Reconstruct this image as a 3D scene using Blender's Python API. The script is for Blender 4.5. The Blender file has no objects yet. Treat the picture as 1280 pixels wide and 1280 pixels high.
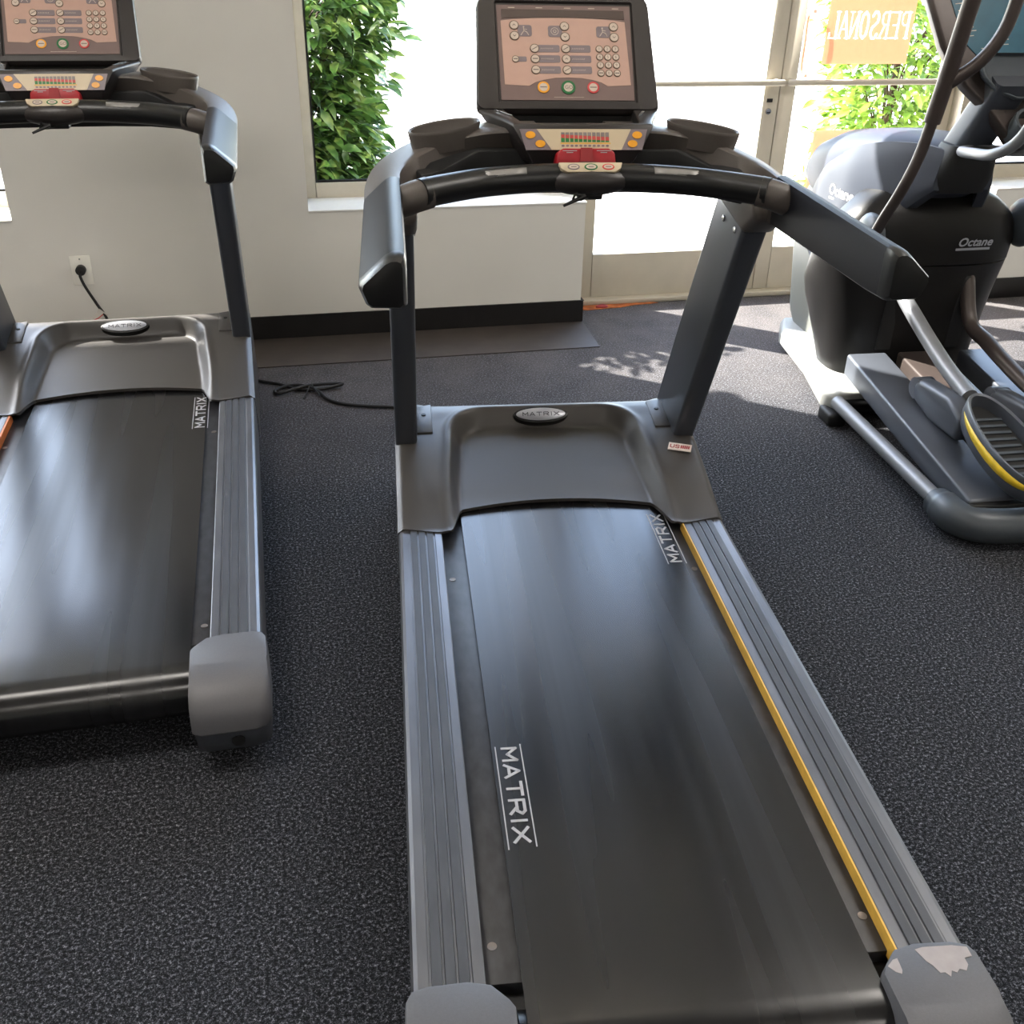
import bpy, bmesh, math, random
from mathutils import Vector, Matrix
random.seed(7)
S = bpy.context.scene
COL = S.collection
V = Vector
PI = math.pi

# ------------------------------------------------------------------ materials
def s2l(c):
    return tuple(((x/255)/12.92 if x/255 <= .04045 else ((x/255+.055)/1.055)**2.4) for x in c)

def mat(name, rgb, rough=.5, metal=0., var=.12, scale=40., bump=0., bscale=300., spec=.5, coat=0., stretch=None, emit=None, estr=0.):
    m = bpy.data.materials.new(name); m.use_nodes = True
    nt = m.node_tree; N = nt.nodes; L = nt.links
    b = N['Principled BSDF']
    c = s2l(rgb)
    tc = N.new('ShaderNodeTexCoord'); mp = N.new('ShaderNodeMapping')
    L.new(tc.outputs['Object'], mp.inputs['Vector'])
    if stretch: mp.inputs['Scale'].default_value = stretch
    n = N.new('ShaderNodeTexNoise'); n.inputs['Scale'].default_value = scale; n.inputs['Detail'].default_value = 4
    L.new(mp.outputs['Vector'], n.inputs['Vector'])
    r = N.new('ShaderNodeValToRGB')
    r.color_ramp.elements[0].position = .3; r.color_ramp.elements[1].position = .7
    r.color_ramp.elements[0].color = (*[x*(1-var) for x in c], 1)
    r.color_ramp.elements[1].color = (*[min(1, x*(1+var)) for x in c], 1)
    L.new(n.outputs['Fac'], r.inputs['Fac']); L.new(r.outputs['Color'], b.inputs['Base Color'])
    b.inputs['Roughness'].default_value = rough; b.inputs['Metallic'].default_value = metal
    b.inputs['Specular IOR Level'].default_value = spec
    b.inputs['Coat Weight'].default_value = coat
    if bump:
        n2 = N.new('ShaderNodeTexNoise'); n2.inputs['Scale'].default_value = bscale
        L.new(mp.outputs['Vector'], n2.inputs['Vector'])
        bp = N.new('ShaderNodeBump'); bp.inputs['Strength'].default_value = bump; bp.inputs['Distance'].default_value = .001
        L.new(n2.outputs['Fac'], bp.inputs['Height']); L.new(bp.outputs['Normal'], b.inputs['Normal'])
    if emit:
        b.inputs['Emission Color'].default_value = (*s2l(emit), 1); b.inputs['Emission Strength'].default_value = estr
    return m

def mat_carpet():
    m = bpy.data.materials.new('rubber_carpet'); m.use_nodes = True
    nt = m.node_tree; N = nt.nodes; L = nt.links; b = N['Principled BSDF']
    tc = N.new('ShaderNodeTexCoord')
    v = N.new('ShaderNodeTexNoise'); v.inputs['Scale'].default_value = 145; v.inputs['Detail'].default_value = 4; v.inputs['Roughness'].default_value = .95
    L.new(tc.outputs['Object'], v.inputs['Vector'])
    r = N.new('ShaderNodeValToRGB'); e = r.color_ramp.elements
    e[0].position = .44; e[0].color = (*s2l((20, 21, 23)), 1)
    e[1].position = .68; e[1].color = (*s2l((168, 170, 178)), 1)
    a = e.new(.52); a.color = (*s2l((42, 43, 47)), 1)
    a = e.new(.58); a.color = (*s2l((84, 86, 93)), 1)
    L.new(v.outputs['Fac'], r.inputs['Fac'])
    # dust near the entrance, made paler to brighten the sunlit floor; ragged border
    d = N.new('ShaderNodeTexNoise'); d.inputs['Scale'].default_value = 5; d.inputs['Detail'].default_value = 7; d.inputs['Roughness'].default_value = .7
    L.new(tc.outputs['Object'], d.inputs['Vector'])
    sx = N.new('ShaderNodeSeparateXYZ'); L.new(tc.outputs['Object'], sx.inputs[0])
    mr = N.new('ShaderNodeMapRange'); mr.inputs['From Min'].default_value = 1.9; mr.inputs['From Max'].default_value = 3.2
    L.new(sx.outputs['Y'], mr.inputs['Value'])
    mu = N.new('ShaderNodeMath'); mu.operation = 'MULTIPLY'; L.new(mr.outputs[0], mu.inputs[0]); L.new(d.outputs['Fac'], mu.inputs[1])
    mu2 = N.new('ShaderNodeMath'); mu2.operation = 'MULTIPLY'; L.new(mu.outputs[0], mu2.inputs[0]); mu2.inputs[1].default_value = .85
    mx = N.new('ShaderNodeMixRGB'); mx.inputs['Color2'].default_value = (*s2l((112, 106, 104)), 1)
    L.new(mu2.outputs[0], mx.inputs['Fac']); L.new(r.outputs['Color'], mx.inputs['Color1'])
    L.new(mx.outputs['Color'], b.inputs['Base Color'])
    b.inputs['Roughness'].default_value = .9
    b.inputs['Specular IOR Level'].default_value = .12
    bp = N.new('ShaderNodeBump'); bp.inputs['Strength'].default_value = .25; bp.inputs['Distance'].default_value = .002
    L.new(v.outputs['Fac'], bp.inputs['Height']); L.new(bp.outputs['Normal'], b.inputs['Normal'])
    return m

def mat_glass(name, tint=(.96, .98, .97)):
    m = bpy.data.materials.new(name); m.use_nodes = True
    nt = m.node_tree; N = nt.nodes; L = nt.links; N.remove(N['Principled BSDF'])
    out = N['Material Output']
    t = N.new('ShaderNodeBsdfTransparent'); t.inputs['Color'].default_value = (*tint, 1)
    g = N.new('ShaderNodeBsdfGlossy'); g.inputs['Roughness'].default_value = .02
    f = N.new('ShaderNodeFresnel'); f.inputs['IOR'].default_value = 1.25
    n = N.new('ShaderNodeTexNoise'); n.inputs['Scale'].default_value = 1.5
    bp = N.new('ShaderNodeBump'); bp.inputs['Strength'].default_value = .01
    L.new(n.outputs['Fac'], bp.inputs['Height']); L.new(bp.outputs['Normal'], g.inputs['Normal'])
    mx = N.new('ShaderNodeMixShader')
    L.new(f.outputs[0], mx.inputs[0]); L.new(t.outputs[0], mx.inputs[1]); L.new(g.outputs[0], mx.inputs[2])
    L.new(mx.outputs[0], out.inputs['Surface'])
    return m

def mat_leaf(name, c1, c2, c3):
    m = bpy.data.materials.new(name); m.use_nodes = True
    nt = m.node_tree; N = nt.nodes; L = nt.links; b = N['Principled BSDF']; out = N['Material Output']
    tc = N.new('ShaderNodeTexCoord'); n = N.new('ShaderNodeTexNoise'); n.inputs['Scale'].default_value = 14
    L.new(tc.outputs['Object'], n.inputs['Vector'])
    r = N.new('ShaderNodeValToRGB'); e = r.color_ramp.elements
    e[0].position = .3; e[0].color = (*s2l(c1), 1); e[1].position = .75; e[1].color = (*s2l(c3), 1)
    a = e.new(.5); a.color = (*s2l(c2), 1)
    L.new(n.outputs['Fac'], r.inputs['Fac']); L.new(r.outputs['Color'], b.inputs['Base Color'])
    b.inputs['Roughness'].default_value = .35
    t = N.new('ShaderNodeBsdfTranslucent'); L.new(r.outputs['Color'], t.inputs['Color'])
    mx = N.new('ShaderNodeMixShader'); mx.inputs[0].default_value = .22
    L.new(b.outputs[0], mx.inputs[1]); L.new(t.outputs[0], mx.inputs[2]); L.new(mx.outputs[0], out.inputs['Surface'])
    return m

K = {}
K['carpet'] = mat_carpet()
K['wall'] = mat('wall_paint', (220, 218, 212), .6, var=.02, scale=3, bump=.25, bscale=160)
K['ceil'] = mat('ceiling_paint', (205, 200, 192), .8, var=.02)
K['base'] = mat('black_baseboard', (20, 18, 18), .4, var=.3, scale=12)
K['strip'] = mat('worn_vinyl_strip', (62, 55, 52), .55, var=.22, scale=9, bump=.3, bscale=90)
K['alu'] = mat('tan_window_metal', (196, 188, 172), .45, .15, var=.03)
K['doorm'] = mat('beige_door_metal', (196, 188, 172), .45, .1, var=.04, scale=12)
K['gasket'] = mat('black_gasket', (16, 16, 18), .6)
K['sill'] = mat('white_sill_paint', (222, 220, 215), .45, var=.02)
K['glass'] = mat_glass('window_glass')
K['concrete'] = mat('pale_concrete', (226, 220, 210), .85, var=.05, scale=2.5, bump=.2, bscale=50)
K['frame'] = mat('charcoal_metallic_paint', (78, 81, 88), .33, .35, var=.06, scale=700)
K['hood'] = mat('charcoal_hood_plastic', (68, 65, 63), .40, .04, var=.08, scale=600, bump=.12, bscale=900)
K['arm'] = mat('dark_arm_plastic', (84, 78, 74), .45, .05, var=.08, scale=500, bump=.25, bscale=900)
K['arm2'] = mat('side_arm_plastic', (27, 28, 33), .42, .0, spec=.14, var=.08, scale=500, bump=.25, bscale=900)
K['black'] = mat('black_plastic', (15, 15, 16), .35, var=.1)
K['blackm'] = mat('matte_black_rubber', (13, 13, 14), .6, var=.15, bump=.2, bscale=500)
K['belt'] = mat('running_belt_rubber', (22, 22, 24), .27, var=.45, scale=60, stretch=(1, .012, .012), spec=.56)
def lanes(m):
    nt = m.node_tree; N = nt.nodes; L = nt.links; b = N['Principled BSDF']
    tc = N.new('ShaderNodeTexCoord'); mp = N.new('ShaderNodeMapping'); mp.inputs['Scale'].default_value = (1, .05, .05)
    n = N.new('ShaderNodeTexNoise'); n.inputs['Scale'].default_value = 9; n.inputs['Detail'].default_value = 2; n.inputs['Roughness'].default_value = .55
    r = N.new('ShaderNodeMapRange'); r.inputs['From Min'].default_value = .1; r.inputs['From Max'].default_value = .9; r.inputs['To Min'].default_value = .10; r.inputs['To Max'].default_value = .42
    L.new(tc.outputs['Object'], mp.inputs['Vector']); L.new(mp.outputs['Vector'], n.inputs['Vector']); L.new(n.outputs['Fac'], r.inputs['Value']); L.new(r.outputs[0], b.inputs['Roughness'])
lanes(K['belt'])
K['rail'] = mat('aluminium_rail', (112, 113, 117), .40, .75, var=.14, scale=22, stretch=(1, .25, 1))
K['railtop'] = mat('grip_rail_stripe', (74, 76, 81), .5, .35, var=.14, scale=30, stretch=(1, .3, 1))
K['cap'] = mat('grey_end_cap', (92, 92, 96), .5, .1, var=.05, scale=300, bump=.15, bscale=700)
K['chip'] = mat('bare_plastic_patch', (163, 156, 156), .7, var=.06, scale=60)
K['deck'] = mat('deck_side_board', (42, 42, 45), .45, var=.5, scale=45, stretch=(1, .5, 1))
K['yellow'] = mat('yellow_edge_tape', (214, 168, 72), .5, var=.12)
K['orange'] = mat('orange_edge_tape', (205, 112, 50), .5, var=.12)
K['white'] = mat('white_print', (168, 168, 172), .6, var=.05)
K['badge'] = mat('silver_badge', (176, 178, 186), .3, .5, var=.03)
K['badged'] = mat('dark_badge_print', (70, 70, 76), .5)
K['panel'] = mat('panel_dark_grey', (112, 92, 88), .45, var=.03)
K['pink'] = mat('panel_warm_beige', (184, 150, 136), .45, var=.03)
K['display'] = mat('dark_display', (62, 46, 42), .25, var=.05)
K['plate'] = mat('panel_grey_plate', (122, 110, 114), .45, var=.03)
K['btn'] = mat('pale_button', (196, 180, 166), .4, var=.03)
K['ring'] = mat('dark_button_ring', (84, 66, 52), .5)
K['ink'] = mat('panel_ink', (96, 84, 84), .5)
K['orangeb'] = mat('orange_button', (232, 160, 40), .4)
K['green'] = mat('green_ring', (20, 100, 52), .4)
K['red'] = mat('red_safety_plastic', (160, 20, 32), .45)
K['redr'] = mat('red_ring', (196, 62, 62), .4)
K['ledr'] = mat('red_bar', (188, 70, 66), .5)
K['ledg'] = mat('green_bar', (40, 118, 56), .5)
K['ledn'] = mat('grey_bar', (128, 120, 118), .5)
K['kbeige'] = mat('keypad_beige', (196, 180, 152), .45, var=.02)
K['chrome'] = mat('steel', (190, 190, 190), .2, .9, var=.03)
K['grip'] = mat('brushed_sensor_metal', (140, 138, 136), .5, .6)
K['bezel'] = mat('console_bezel', (48, 44, 43), .38, .1, var=.06, scale=400)
K['sil'] = mat('silver_grey_paint', (82, 86, 94), .40, .45, var=.04, scale=500)
K['silw'] = mat('light_grey_housing', (140, 141, 138), .45, .05, var=.04, scale=5)
K['sidep'] = mat('silver_side_plastic', (60, 64, 73), .46, .0, spec=.2, var=.04, scale=500)
K['hous'] = mat('grey_flywheel_housing', (98, 99, 95), .5, .0, var=.05, scale=5)
K['topsh'] = mat('grey_top_shroud', (58, 62, 74), .48, .0, spec=.2, var=.04, scale=5)
K['eblack'] = mat('black_shroud_plastic', (20, 19, 19), .38, spec=.3, var=.08, scale=300, bump=.15, bscale=700)
K['egrey'] = mat('grey_metal_tube', (122, 124, 128), .42, .35, var=.03)
K['edark'] = mat('dark_bronze_tube', (64, 56, 53), .38, .3, var=.06)
K['ecap'] = mat('slate_grey_cap', (66, 72, 78), .4, .15, var=.05)
K['screen'] = mat('blue_console_face', (42, 86, 104), .3, var=.1, scale=20)
K['yel'] = mat('yellow_pedal_stripe', (226, 190, 40), .4)
K['leaf'] = mat_leaf('laurel_leaf', (34, 58, 26), (76, 110, 48), (146, 162, 86))
K['leaf2'] = mat_leaf('pale_shrub_leaf', (70, 108, 40), (128, 160, 62), (176, 196, 100))
K['twig'] = mat('brown_twig', (74, 56, 40), .8, var=.3)
K['sign'] = mat('orange_sign_vinyl', (198, 118, 88), .5, var=.04)
K['signw'] = None
def translucent(m, f):
    nt = m.node_tree; b = nt.nodes['Principled BSDF']; t = nt.nodes.new('ShaderNodeBsdfTranslucent'); mx = nt.nodes.new('ShaderNodeMixShader'); mx.inputs[0].default_value = f
    nt.links.new(b.inputs['Base Color'].links[0].from_socket, t.inputs['Color']); nt.links.new(b.outputs[0], mx.inputs[1]); nt.links.new(t.outputs[0], mx.inputs[2]); nt.links.new(mx.outputs[0], nt.nodes['Material Output'].inputs['Surface'])
translucent(K['sign'], .3)
K['signw'] = mat('white_sign_letters', (250, 248, 244), .5, var=.01); translucent(K['signw'], .5)
K['screw'] = mat('dull_screw', (120, 112, 106), .45, .7)
K['signh'] = mat('copper_pull_handle', (206, 140, 116), .4, .4)  # pinkish base colour paints the glare on the handle's edges
K['outlet'] = mat('ivory_plate', (238, 236, 228), .4, var=.02)
K['tag'] = mat('clear_plastic_tag', (206, 200, 192), .3, var=.05)
K['stain'] = mat('orange_threshold_stain', (170, 92, 40), .8, var=.4, scale=30)
K['redp'] = mat('dull_red_plastic', (150, 40, 44), .5)
K['paper'] = mat('white_sticker', (214, 200, 190), .5, var=.03)
K['lamp'] = mat('lamp_diffuser', (255, 244, 226), .5, emit=(255, 240, 220), estr=1.5)  # glow of the added ceiling fill panels

# ------------------------------------------------------------------ mesh builder
class MB:
    def __init__(s): s.v = []; s.f = []; s.m = []; s.sm = []
    def add(s, vs, fs, mi=0, smooth=False):
        o = len(s.v); s.v += [tuple(x) for x in vs]
        for f in fs: s.f.append(tuple(o+i for i in f)); s.m.append(mi); s.sm.append(smooth)
    def box(s, a, b, mi=0):
        (x0, y0, z0), (x1, y1, z1) = a, b
        vs = [(x0,y0,z0),(x1,y0,z0),(x1,y1,z0),(x0,y1,z0),(x0,y0,z1),(x1,y0,z1),(x1,y1,z1),(x0,y1,z1)]
        s.add(vs, [(3,2,1,0),(4,5,6,7),(0,1,5,4),(1,2,6,5),(2,3,7,6),(3,0,4,7)], mi)
    def loft(s, rings, mi=0, smooth=True, caps=True, closed=True):
        n = len(rings[0]); vs = [p for r in rings for p in r]; fs = []
        for i in range(len(rings)-1):
            for j in range(n if closed else n-1):
                k = (j+1) % n
                fs.append((i*n+j, i*n+k, (i+1)*n+k, (i+1)*n+j))
        s.add(vs, fs, mi, smooth)
        if caps:
            s.add(rings[0], [tuple(range(n))[::-1]], mi, False); s.add(rings[-1], [tuple(range(n))], mi, False)
    def tube(s, pts, r, seg=14, mi=0, flat=1.0):
        pts = [V(p) for p in pts]; rings = []; up = V((0, 0, 1))
        for i, p in enumerate(pts):
            t = (pts[min(i+1, len(pts)-1)] - pts[max(i-1, 0)]).normalized()
            a = t.cross(up)
            if a.length < .05: a = t.cross(V((0, 1, 0)))
            if i and a.dot(pa) < 0: a = -a
            a.normalize(); b = a.cross(t); pa = a
            rr = r[i] if isinstance(r, (list, tuple)) else r
            rings.append([p + a*rr*math.cos(q*2*PI/seg) + b*rr*flat*math.sin(q*2*PI/seg) for q in range(seg)])
        s.loft(rings, mi)
    def ell(s, c, rx, ry, rz, mi=0, nu=20, nv=12):
        rings = []
        for i in range(1, nv):
            t = PI*i/nv
            rings.append([(c[0]+rx*math.sin(t)*math.cos(q*2*PI/nu), c[1]+ry*math.sin(t)*math.sin(q*2*PI/nu), c[2]+rz*math.cos(t)) for q in range(nu)])
        s.loft(rings, mi)
    def make(s, name, mats, parent=None, bevel=0, seg=2, sub=0, matrix=None, weld=True, auto=35):
        me = bpy.data.meshes.new(name); me.from_pydata(s.v, [], s.f)
        mats = mats if isinstance(mats, (list, tuple)) else [mats]
        for k in mats: me.materials.append(K[k])
        for p, mi, sm in zip(me.polygons, s.m, s.sm): p.material_index = mi; p.use_smooth = sm
        if matrix is not None: me.transform(matrix)
        bm = bmesh.new(); bm.from_mesh(me)
        if weld: bmesh.ops.remove_doubles(bm, verts=bm.verts, dist=1e-5)
        bmesh.ops.recalc_face_normals(bm, faces=bm.faces)
        if bevel:
            es = [e for e in bm.edges if len(e.link_faces) == 2 and e.calc_face_angle(0) > math.radians(auto)]
            bmesh.ops.bevel(bm, geom=es, offset=bevel, segments=seg, affect='EDGES', profile=.5, clamp_overlap=True)
            for f in bm.faces: f.smooth = True
        bm.to_mesh(me); bm.free()
        o = bpy.data.objects.new(name, me); COL.objects.link(o)
        if parent is not None: o.parent = parent
        if bevel or any(s.sm):
            try: me.set_sharp_from_angle(angle=math.radians(40))
            except Exception: pass
        return o

def smooth_path(pts, n=6):
    P = [V(p) for p in pts]; out = []
    for i in range(len(P)-1):
        p0 = P[max(i-1, 0)]; p1 = P[i]; p2 = P[i+1]; p3 = P[min(i+2, len(P)-1)]
        for k in range(n):
            t = k/n
            out.append(.5*((2*p1)+(p2-p0)*t+(2*p0-5*p1+4*p2-p3)*t*t+(3*p1-p0-3*p2+p3)*t**3))
    out.append(P[-1]); return out

def prism(poly, axis, a, b):
    m = MB()
    def q(p, w): return {'x': (w, p[0], p[1]), 'y': (p[0], w, p[1]), 'z': (p[0], p[1], w)}[axis]
    m.loft([[q(p, a) for p in poly], [q(p, b) for p in poly]], smooth=False); return m

def rrect(w, h, r, n=5, cx=0, cy=0):
    o = []
    for (sx, sy, a0) in ((1, 1, 0), (-1, 1, 90), (-1, -1, 180), (1, -1, 270)):
        for k in range(n+1):
            a = math.radians(a0+90*k/n); o.append((cx+sx*(w/2-r)+r*math.cos(a), cy+sy*(h/2-r)+r*math.sin(a)))
    return o
def circ(cx, cy, rx, ry=None, n=20):
    ry = ry or rx
    return [(cx+rx*math.cos(2*PI*k/n), cy+ry*math.sin(2*PI*k/n)) for k in range(n)]

class Plane:
    """a drawing plane in a thing's own frame"""
    def __init__(s, o, x, y):
        s.o = V(o); s.x = V(x).normalized(); s.y = V(y).normalized(); s.n = s.x.cross(s.y).normalized()
    def p(s, a, b, h=0): return s.o + s.x*a + s.y*b + s.n*h
def slab(m, pl, poly, h0, h1, mi=0):
    m.loft([[pl.p(a, b, h0) for a, b in poly], [pl.p(a, b, h1) for a, b in poly]], mi, smooth=False)
def stroke(m, pl, pts, w, h0, h1, mi=0):
    for (ax, ay), (bx, by) in zip(pts, pts[1:]):
        d = V((bx-ax, by-ay)); L = d.length
        if L < 1e-7: continue
        d /= L; n = V((-d.y, d.x))*w/2; e = d*w*.35
        slab(m, pl, [(ax-e.x-n.x, ay-e.y-n.y), (bx+e.x-n.x, by+e.y-n.y), (bx+e.x+n.x, by+e.y+n.y), (ax-e.x+n.x, ay-e.y+n.y)], h0, h1, mi)
GLY = {'M': [[(0,0),(0,1),(.5,.35),(1,1),(1,0)]], 'A': [[(0,0),(.5,1),(1,0)],[(.3,.3),(.7,.3)]], 'T': [[(0,1),(1,1)],[(.5,1),(.5,0)]],
       'R': [[(0,0),(0,1),(.8,1),(1,.8),(.8,.48),(.1,.48)],[(.5,.48),(1,0)]], 'I': [[(.5,0),(.5,1)]], 'X': [[(0,0),(1,1)],[(0,1),(1,0)]],
       'U': [[(0,1),(0,.15),(.3,0),(.7,0),(1,.15),(1,1)]], 'S': [[(1,.85),(.7,1),(.2,1),(0,.75),(.2,.52),(.8,.48),(1,.25),(.8,0),(.2,0),(0,.15)]]}
def word(m, pl, txt, x0, y0, H, W, gap, w, h0=0, h1=.0006, mi=0):
    x = x0
    for c in txt:
        ww = W*.25 if c == 'I' else W
        for st in GLY[c]: stroke(m, pl, [(x+(a*ww), y0+b*H) for a, b in st], w, h0, h1, mi)
        x += ww+gap
    return x
def font_mesh(m, pl, txt, x0, y0, size, shear=0, off=0, h=.0008, sx=1, mi=0):
    cu = bpy.data.curves.new('t', 'FONT'); cu.body = txt; cu.size = size; cu.shear = shear; cu.offset = off; cu.resolution_u = 3
    ob = bpy.data.objects.new('t', cu); COL.objects.link(ob)
    bpy.context.view_layer.update()
    me = bpy.data.meshes.new_from_object(ob.evaluated_get(bpy.context.evaluated_depsgraph_get()))
    vs = [pl.p(x0+v.co.x*sx, y0+v.co.y, h) for v in me.vertices]
    m.add(vs, [tuple(p.vertices) for p in me.polygons], mi)
    bpy.data.objects.remove(ob); bpy.data.curves.remove(cu); bpy.data.meshes.remove(me)

def thing(name, label, cat, loc=(0, 0, 0), rz=0, group=None):
    o = bpy.data.objects.new(name, None); COL.objects.link(o); o.empty_display_size = .1
    o.location = loc; o.rotation_euler = (0, 0, rz); o['label'] = label; o['category'] = cat
    if group: o['group'] = group
    return o
def tag(o, label, cat, group=None):
    o['label'] = label; o['category'] = cat
    if group: o['group'] = group
    return o
def structure(o): o['kind'] = 'structure'; return o
def dup(root, loc, rz, label):
    def rec(o, par):
        c = o.copy(); COL.objects.link(c); c.parent = par
        for ch in list(o.children): rec(ch, c)
        return c
    r = rec(root, None); r.location = loc; r.rotation_euler = (0, 0, rz); r['label'] = label
    return r

# ------------------------------------------------------------------ the room, in a frame (u along the window wall, v outward)
WA = .1098; WY = 3.3365
WM = Matrix.Rotation(WA, 4, 'Z') @ Matrix.Translation((0, WY, 0))
def wall_obj(m, name, mats, bevel=0, parent=None, **k):
    o = m.make(name, mats, parent, bevel=bevel, **k)
    if parent is None: o.matrix_world = WM
    return o
def wbox(name, mats, a, b, bevel=0, parent=None):
    m = MB(); m.box(a, b); return wall_obj(m, name, mats, bevel, parent)
CEIL = 2.9; HEAD = 2.45; SILL = .522
UW = dict(l0=-3.1, l1=-1.49, c0=-.38, c1=.78, r0=2.66, r1=5.2)
m = MB()
T = .30
m.box((-4.6, 0, 0), (UW['l0'], T, CEIL))
m.box((UW['l0'], 0, 0), (UW['l1'], T, SILL)); m.box((UW['l0'], 0, HEAD), (UW['l1'], T, CEIL))
m.box((UW['l1'], 0, 0), (UW['c0'], T, CEIL))
m.box((UW['c0'], 0, 0), (UW['c1'], T, SILL))
m.box((UW['c0'], 0, HEAD), (UW['r1'], T, CEIL))
m.box((UW['r0']+.1, 0, 0), (UW['r1'], T, SILL))
structure(wall_obj(m, 'wall_front', 'wall'))
m = MB()
m.box((-6, -7, -.12), (6.5, 3.63-.0, 0))
fl = structure(m.make('floor', 'carpet')); fl.matrix_world = Matrix.Rotation(WA, 4, 'Z')
m = MB(); m.box((-4.6, -9.2, CEIL), (5.2, T, CEIL+.1)); structure(wall_obj(m, 'ceiling', 'ceil'))
m = MB(); m.box((-4.7, -9.2, 0), (-4.6, T, CEIL)); structure(wall_obj(m, 'wall_left', 'wall'))
m = MB(); m.box((5.2, -9.2, 0), (5.3, T, CEIL)); structure(wall_obj(m, 'wall_right', 'wall'))
m = MB(); m.box((-4.7, -9.3, 0), (5.3, -9.2, CEIL)); structure(wall_obj(m, 'wall_back', 'wall'))
# baseboards and floor strip
m = MB(); m.box((-4.6, -.012, 0), (.79, 0, .1)); m.box((.78, -.012, 0), (.79, .2, .1))
structure(wall_obj(m, 'baseboard_front', 'base', bevel=.003))
structure(wbox('baseboard_right', 'base', (UW['r0']+.1, -.012, 0), (UW['r1'], 0, .1), .003))
m = MB(); m.loft([[(-4.2, -.33, 0.0005), (.775, -.33, .0005), (.79, -.013, .0005), (-4.2, -.013, .0005)],
                  [(-4.2, -.33, .004), (.775, -.33, .004), (.79, -.013, .004), (-4.2, -.013, .004)]], smooth=False)
structure(wall_obj(m, 'trim_1', 'strip'))
# sills
def sill(n, u0, u1):
    m = MB(); m.box((u0, -.008, SILL), (u1, T-.01, SILL+.008)); return structure(wall_obj(m, n, 'sill', bevel=.003))
sill('trim_2', UW['l0'], UW['l1']); 
m = MB(); m.box((UW['c0'], -.004, SILL-.002), (UW['c1']+.004, T, SILL+.006)); structure(wall_obj(m, 'trim_3', 'sill', bevel=.002))
m = MB(); m.box((UW['r0']+.1, -.004, SILL-.002), (UW['r1'], T-.01, SILL+.006)); structure(wall_obj(m, 'trim_4', 'sill', bevel=.002))
# windows
def window(n, u0, u1, v, mull=()):
    fr = MB(); w = .045; d = .05
    z0 = SILL+.006; z1 = HEAD
    fr.box((u0, v, z0), (u0+w, v+d, z1)); fr.box((u1-w, v, z0), (u1, v+d, z1))
    fr.box((u0+w, v, z0), (u1-w, v+d, z0+.06)); fr.box((u0+w, v, z1-.06), (u1-w, v+d, z1))
    for q in mull: fr.box((q-.03, v, z0+.06), (q+.03, v+d, z1-.06))
    o = structure(wall_obj(fr, 'window_%d' % n, 'alu', bevel=.003))
    g = MB(); a = [u0+w]+[x for q in mull for x in (q-.03, q+.03)]+[u1-w]
    for i in range(0, len(a), 2):
        for (x0, x1, y0, y1) in ((a[i], a[i+1], z0+.06, z0+.068), (a[i], a[i+1], z1-.068, z1-.06), (a[i], a[i]+.008, z0+.068, z1-.068), (a[i+1]-.008, a[i+1], z0+.068, z1-.068)):
            g.box((x0, v+.012, y0), (x1, v+.03, y1))
    g.make('gasket', 'gasket', o)
    p = MB()
    for i in range(0, len(a), 2): p.add([(a[i]+.004, v+.03, z0+.064), (a[i+1]-.004, v+.03, z0+.064), (a[i+1]-.004, v+.03, z1-.064), (a[i]+.004, v+.03, z1-.064)], [(0, 1, 2, 3)])
    p.make('glass_pane', 'glass', o)
window(1, UW['l0'], UW['l1'], .215)
window(2, UW['c0'], .78, .215)
window(3, UW['r0']+.1, UW['r1'], .215, (3.95,))
# glass doors with frame posts
DV = .25
def door(n, u0, u1, hinge_left):
    s = .072; z0 = .025; z1 = 2.18
    f = MB(); d = .045
    f.box((u0, DV, z0), (u0+s, DV+d, z1)); f.box((u1-s, DV, z0), (u1, DV+d, z1))
    f.box((u0+s, DV, z0), (u1-s, DV+d, .226)); f.box((u0+s, DV, z1-.08), (u1-s, DV+d, z1))
    o = structure(wall_obj(f, 'door_%d' % n, 'doorm', bevel=.003))
    p = MB(); p.add([(u0+s, DV+.024, .226), (u1-s, DV+.024, .226), (u1-s, DV+.024, z1-.08), (u0+s, DV+.024, z1-.08)], [(0, 1, 2, 3)])
    p.make('glass_pane', 'glass', o)
    a, b = u0+.03, u1-.03
    if hinge_left: pb = [(a, DV, .965), (a+.01, DV-.05, .965), (a+.04, DV-.06, .965), (b-.05, DV-.06, .965), (b-.01, DV-.045, .965), (b, DV, .965)]
    else: pb = [(a, DV, .965), (a+.01, DV-.05, .965), (a+.04, DV-.06, .965), (b-.05, DV-.06, .965), (b-.01, DV-.045, .965), (b, DV, .965)]
    t = MB(); t.tube(smooth_path(pb, 5), .013, 12); t.make('push_bar', 'doorm', o)
    # pull handle on the outside
    hx = (u1-.09) if hinge_left else (u0+.135)
    t = MB(); t.tube(smooth_path([(hx, DV+d, .98), (hx, DV+d+.05, .99), (hx, DV+d+.055, 1.1), (hx, DV+d+.055, 1.22), (hx, DV+d, 1.24)], 5), .008, 10)
    if not hinge_left: t.make('pull_handle', 'signh', o)
    return o
d1 = door(1, .83, 1.722, True); d2 = door(2, 1.726, 2.60, False)
m = MB(); m.loft([[(1.68+.014*math.cos(q*PI/8), DV-.001, .84+.014*math.sin(q*PI/8)) for q in range(16)], [(1.68+.012*math.cos(q*PI/8), DV-.008, .84+.012*math.sin(q*PI/8)) for q in range(16)]])
m.make('lock_cylinder', 'chrome', d1)
m = MB(); m.box((1.672, DV-.0095, .833), (1.688, DV-.0075, .838)); m.make('keyhole', 'gasket', d1)
m = MB(); m.box((1.668, DV-.004, .878), (1.694, DV+.002, .893)); m.make('lock_indicator', 'gasket', d1)
m = MB()
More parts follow.
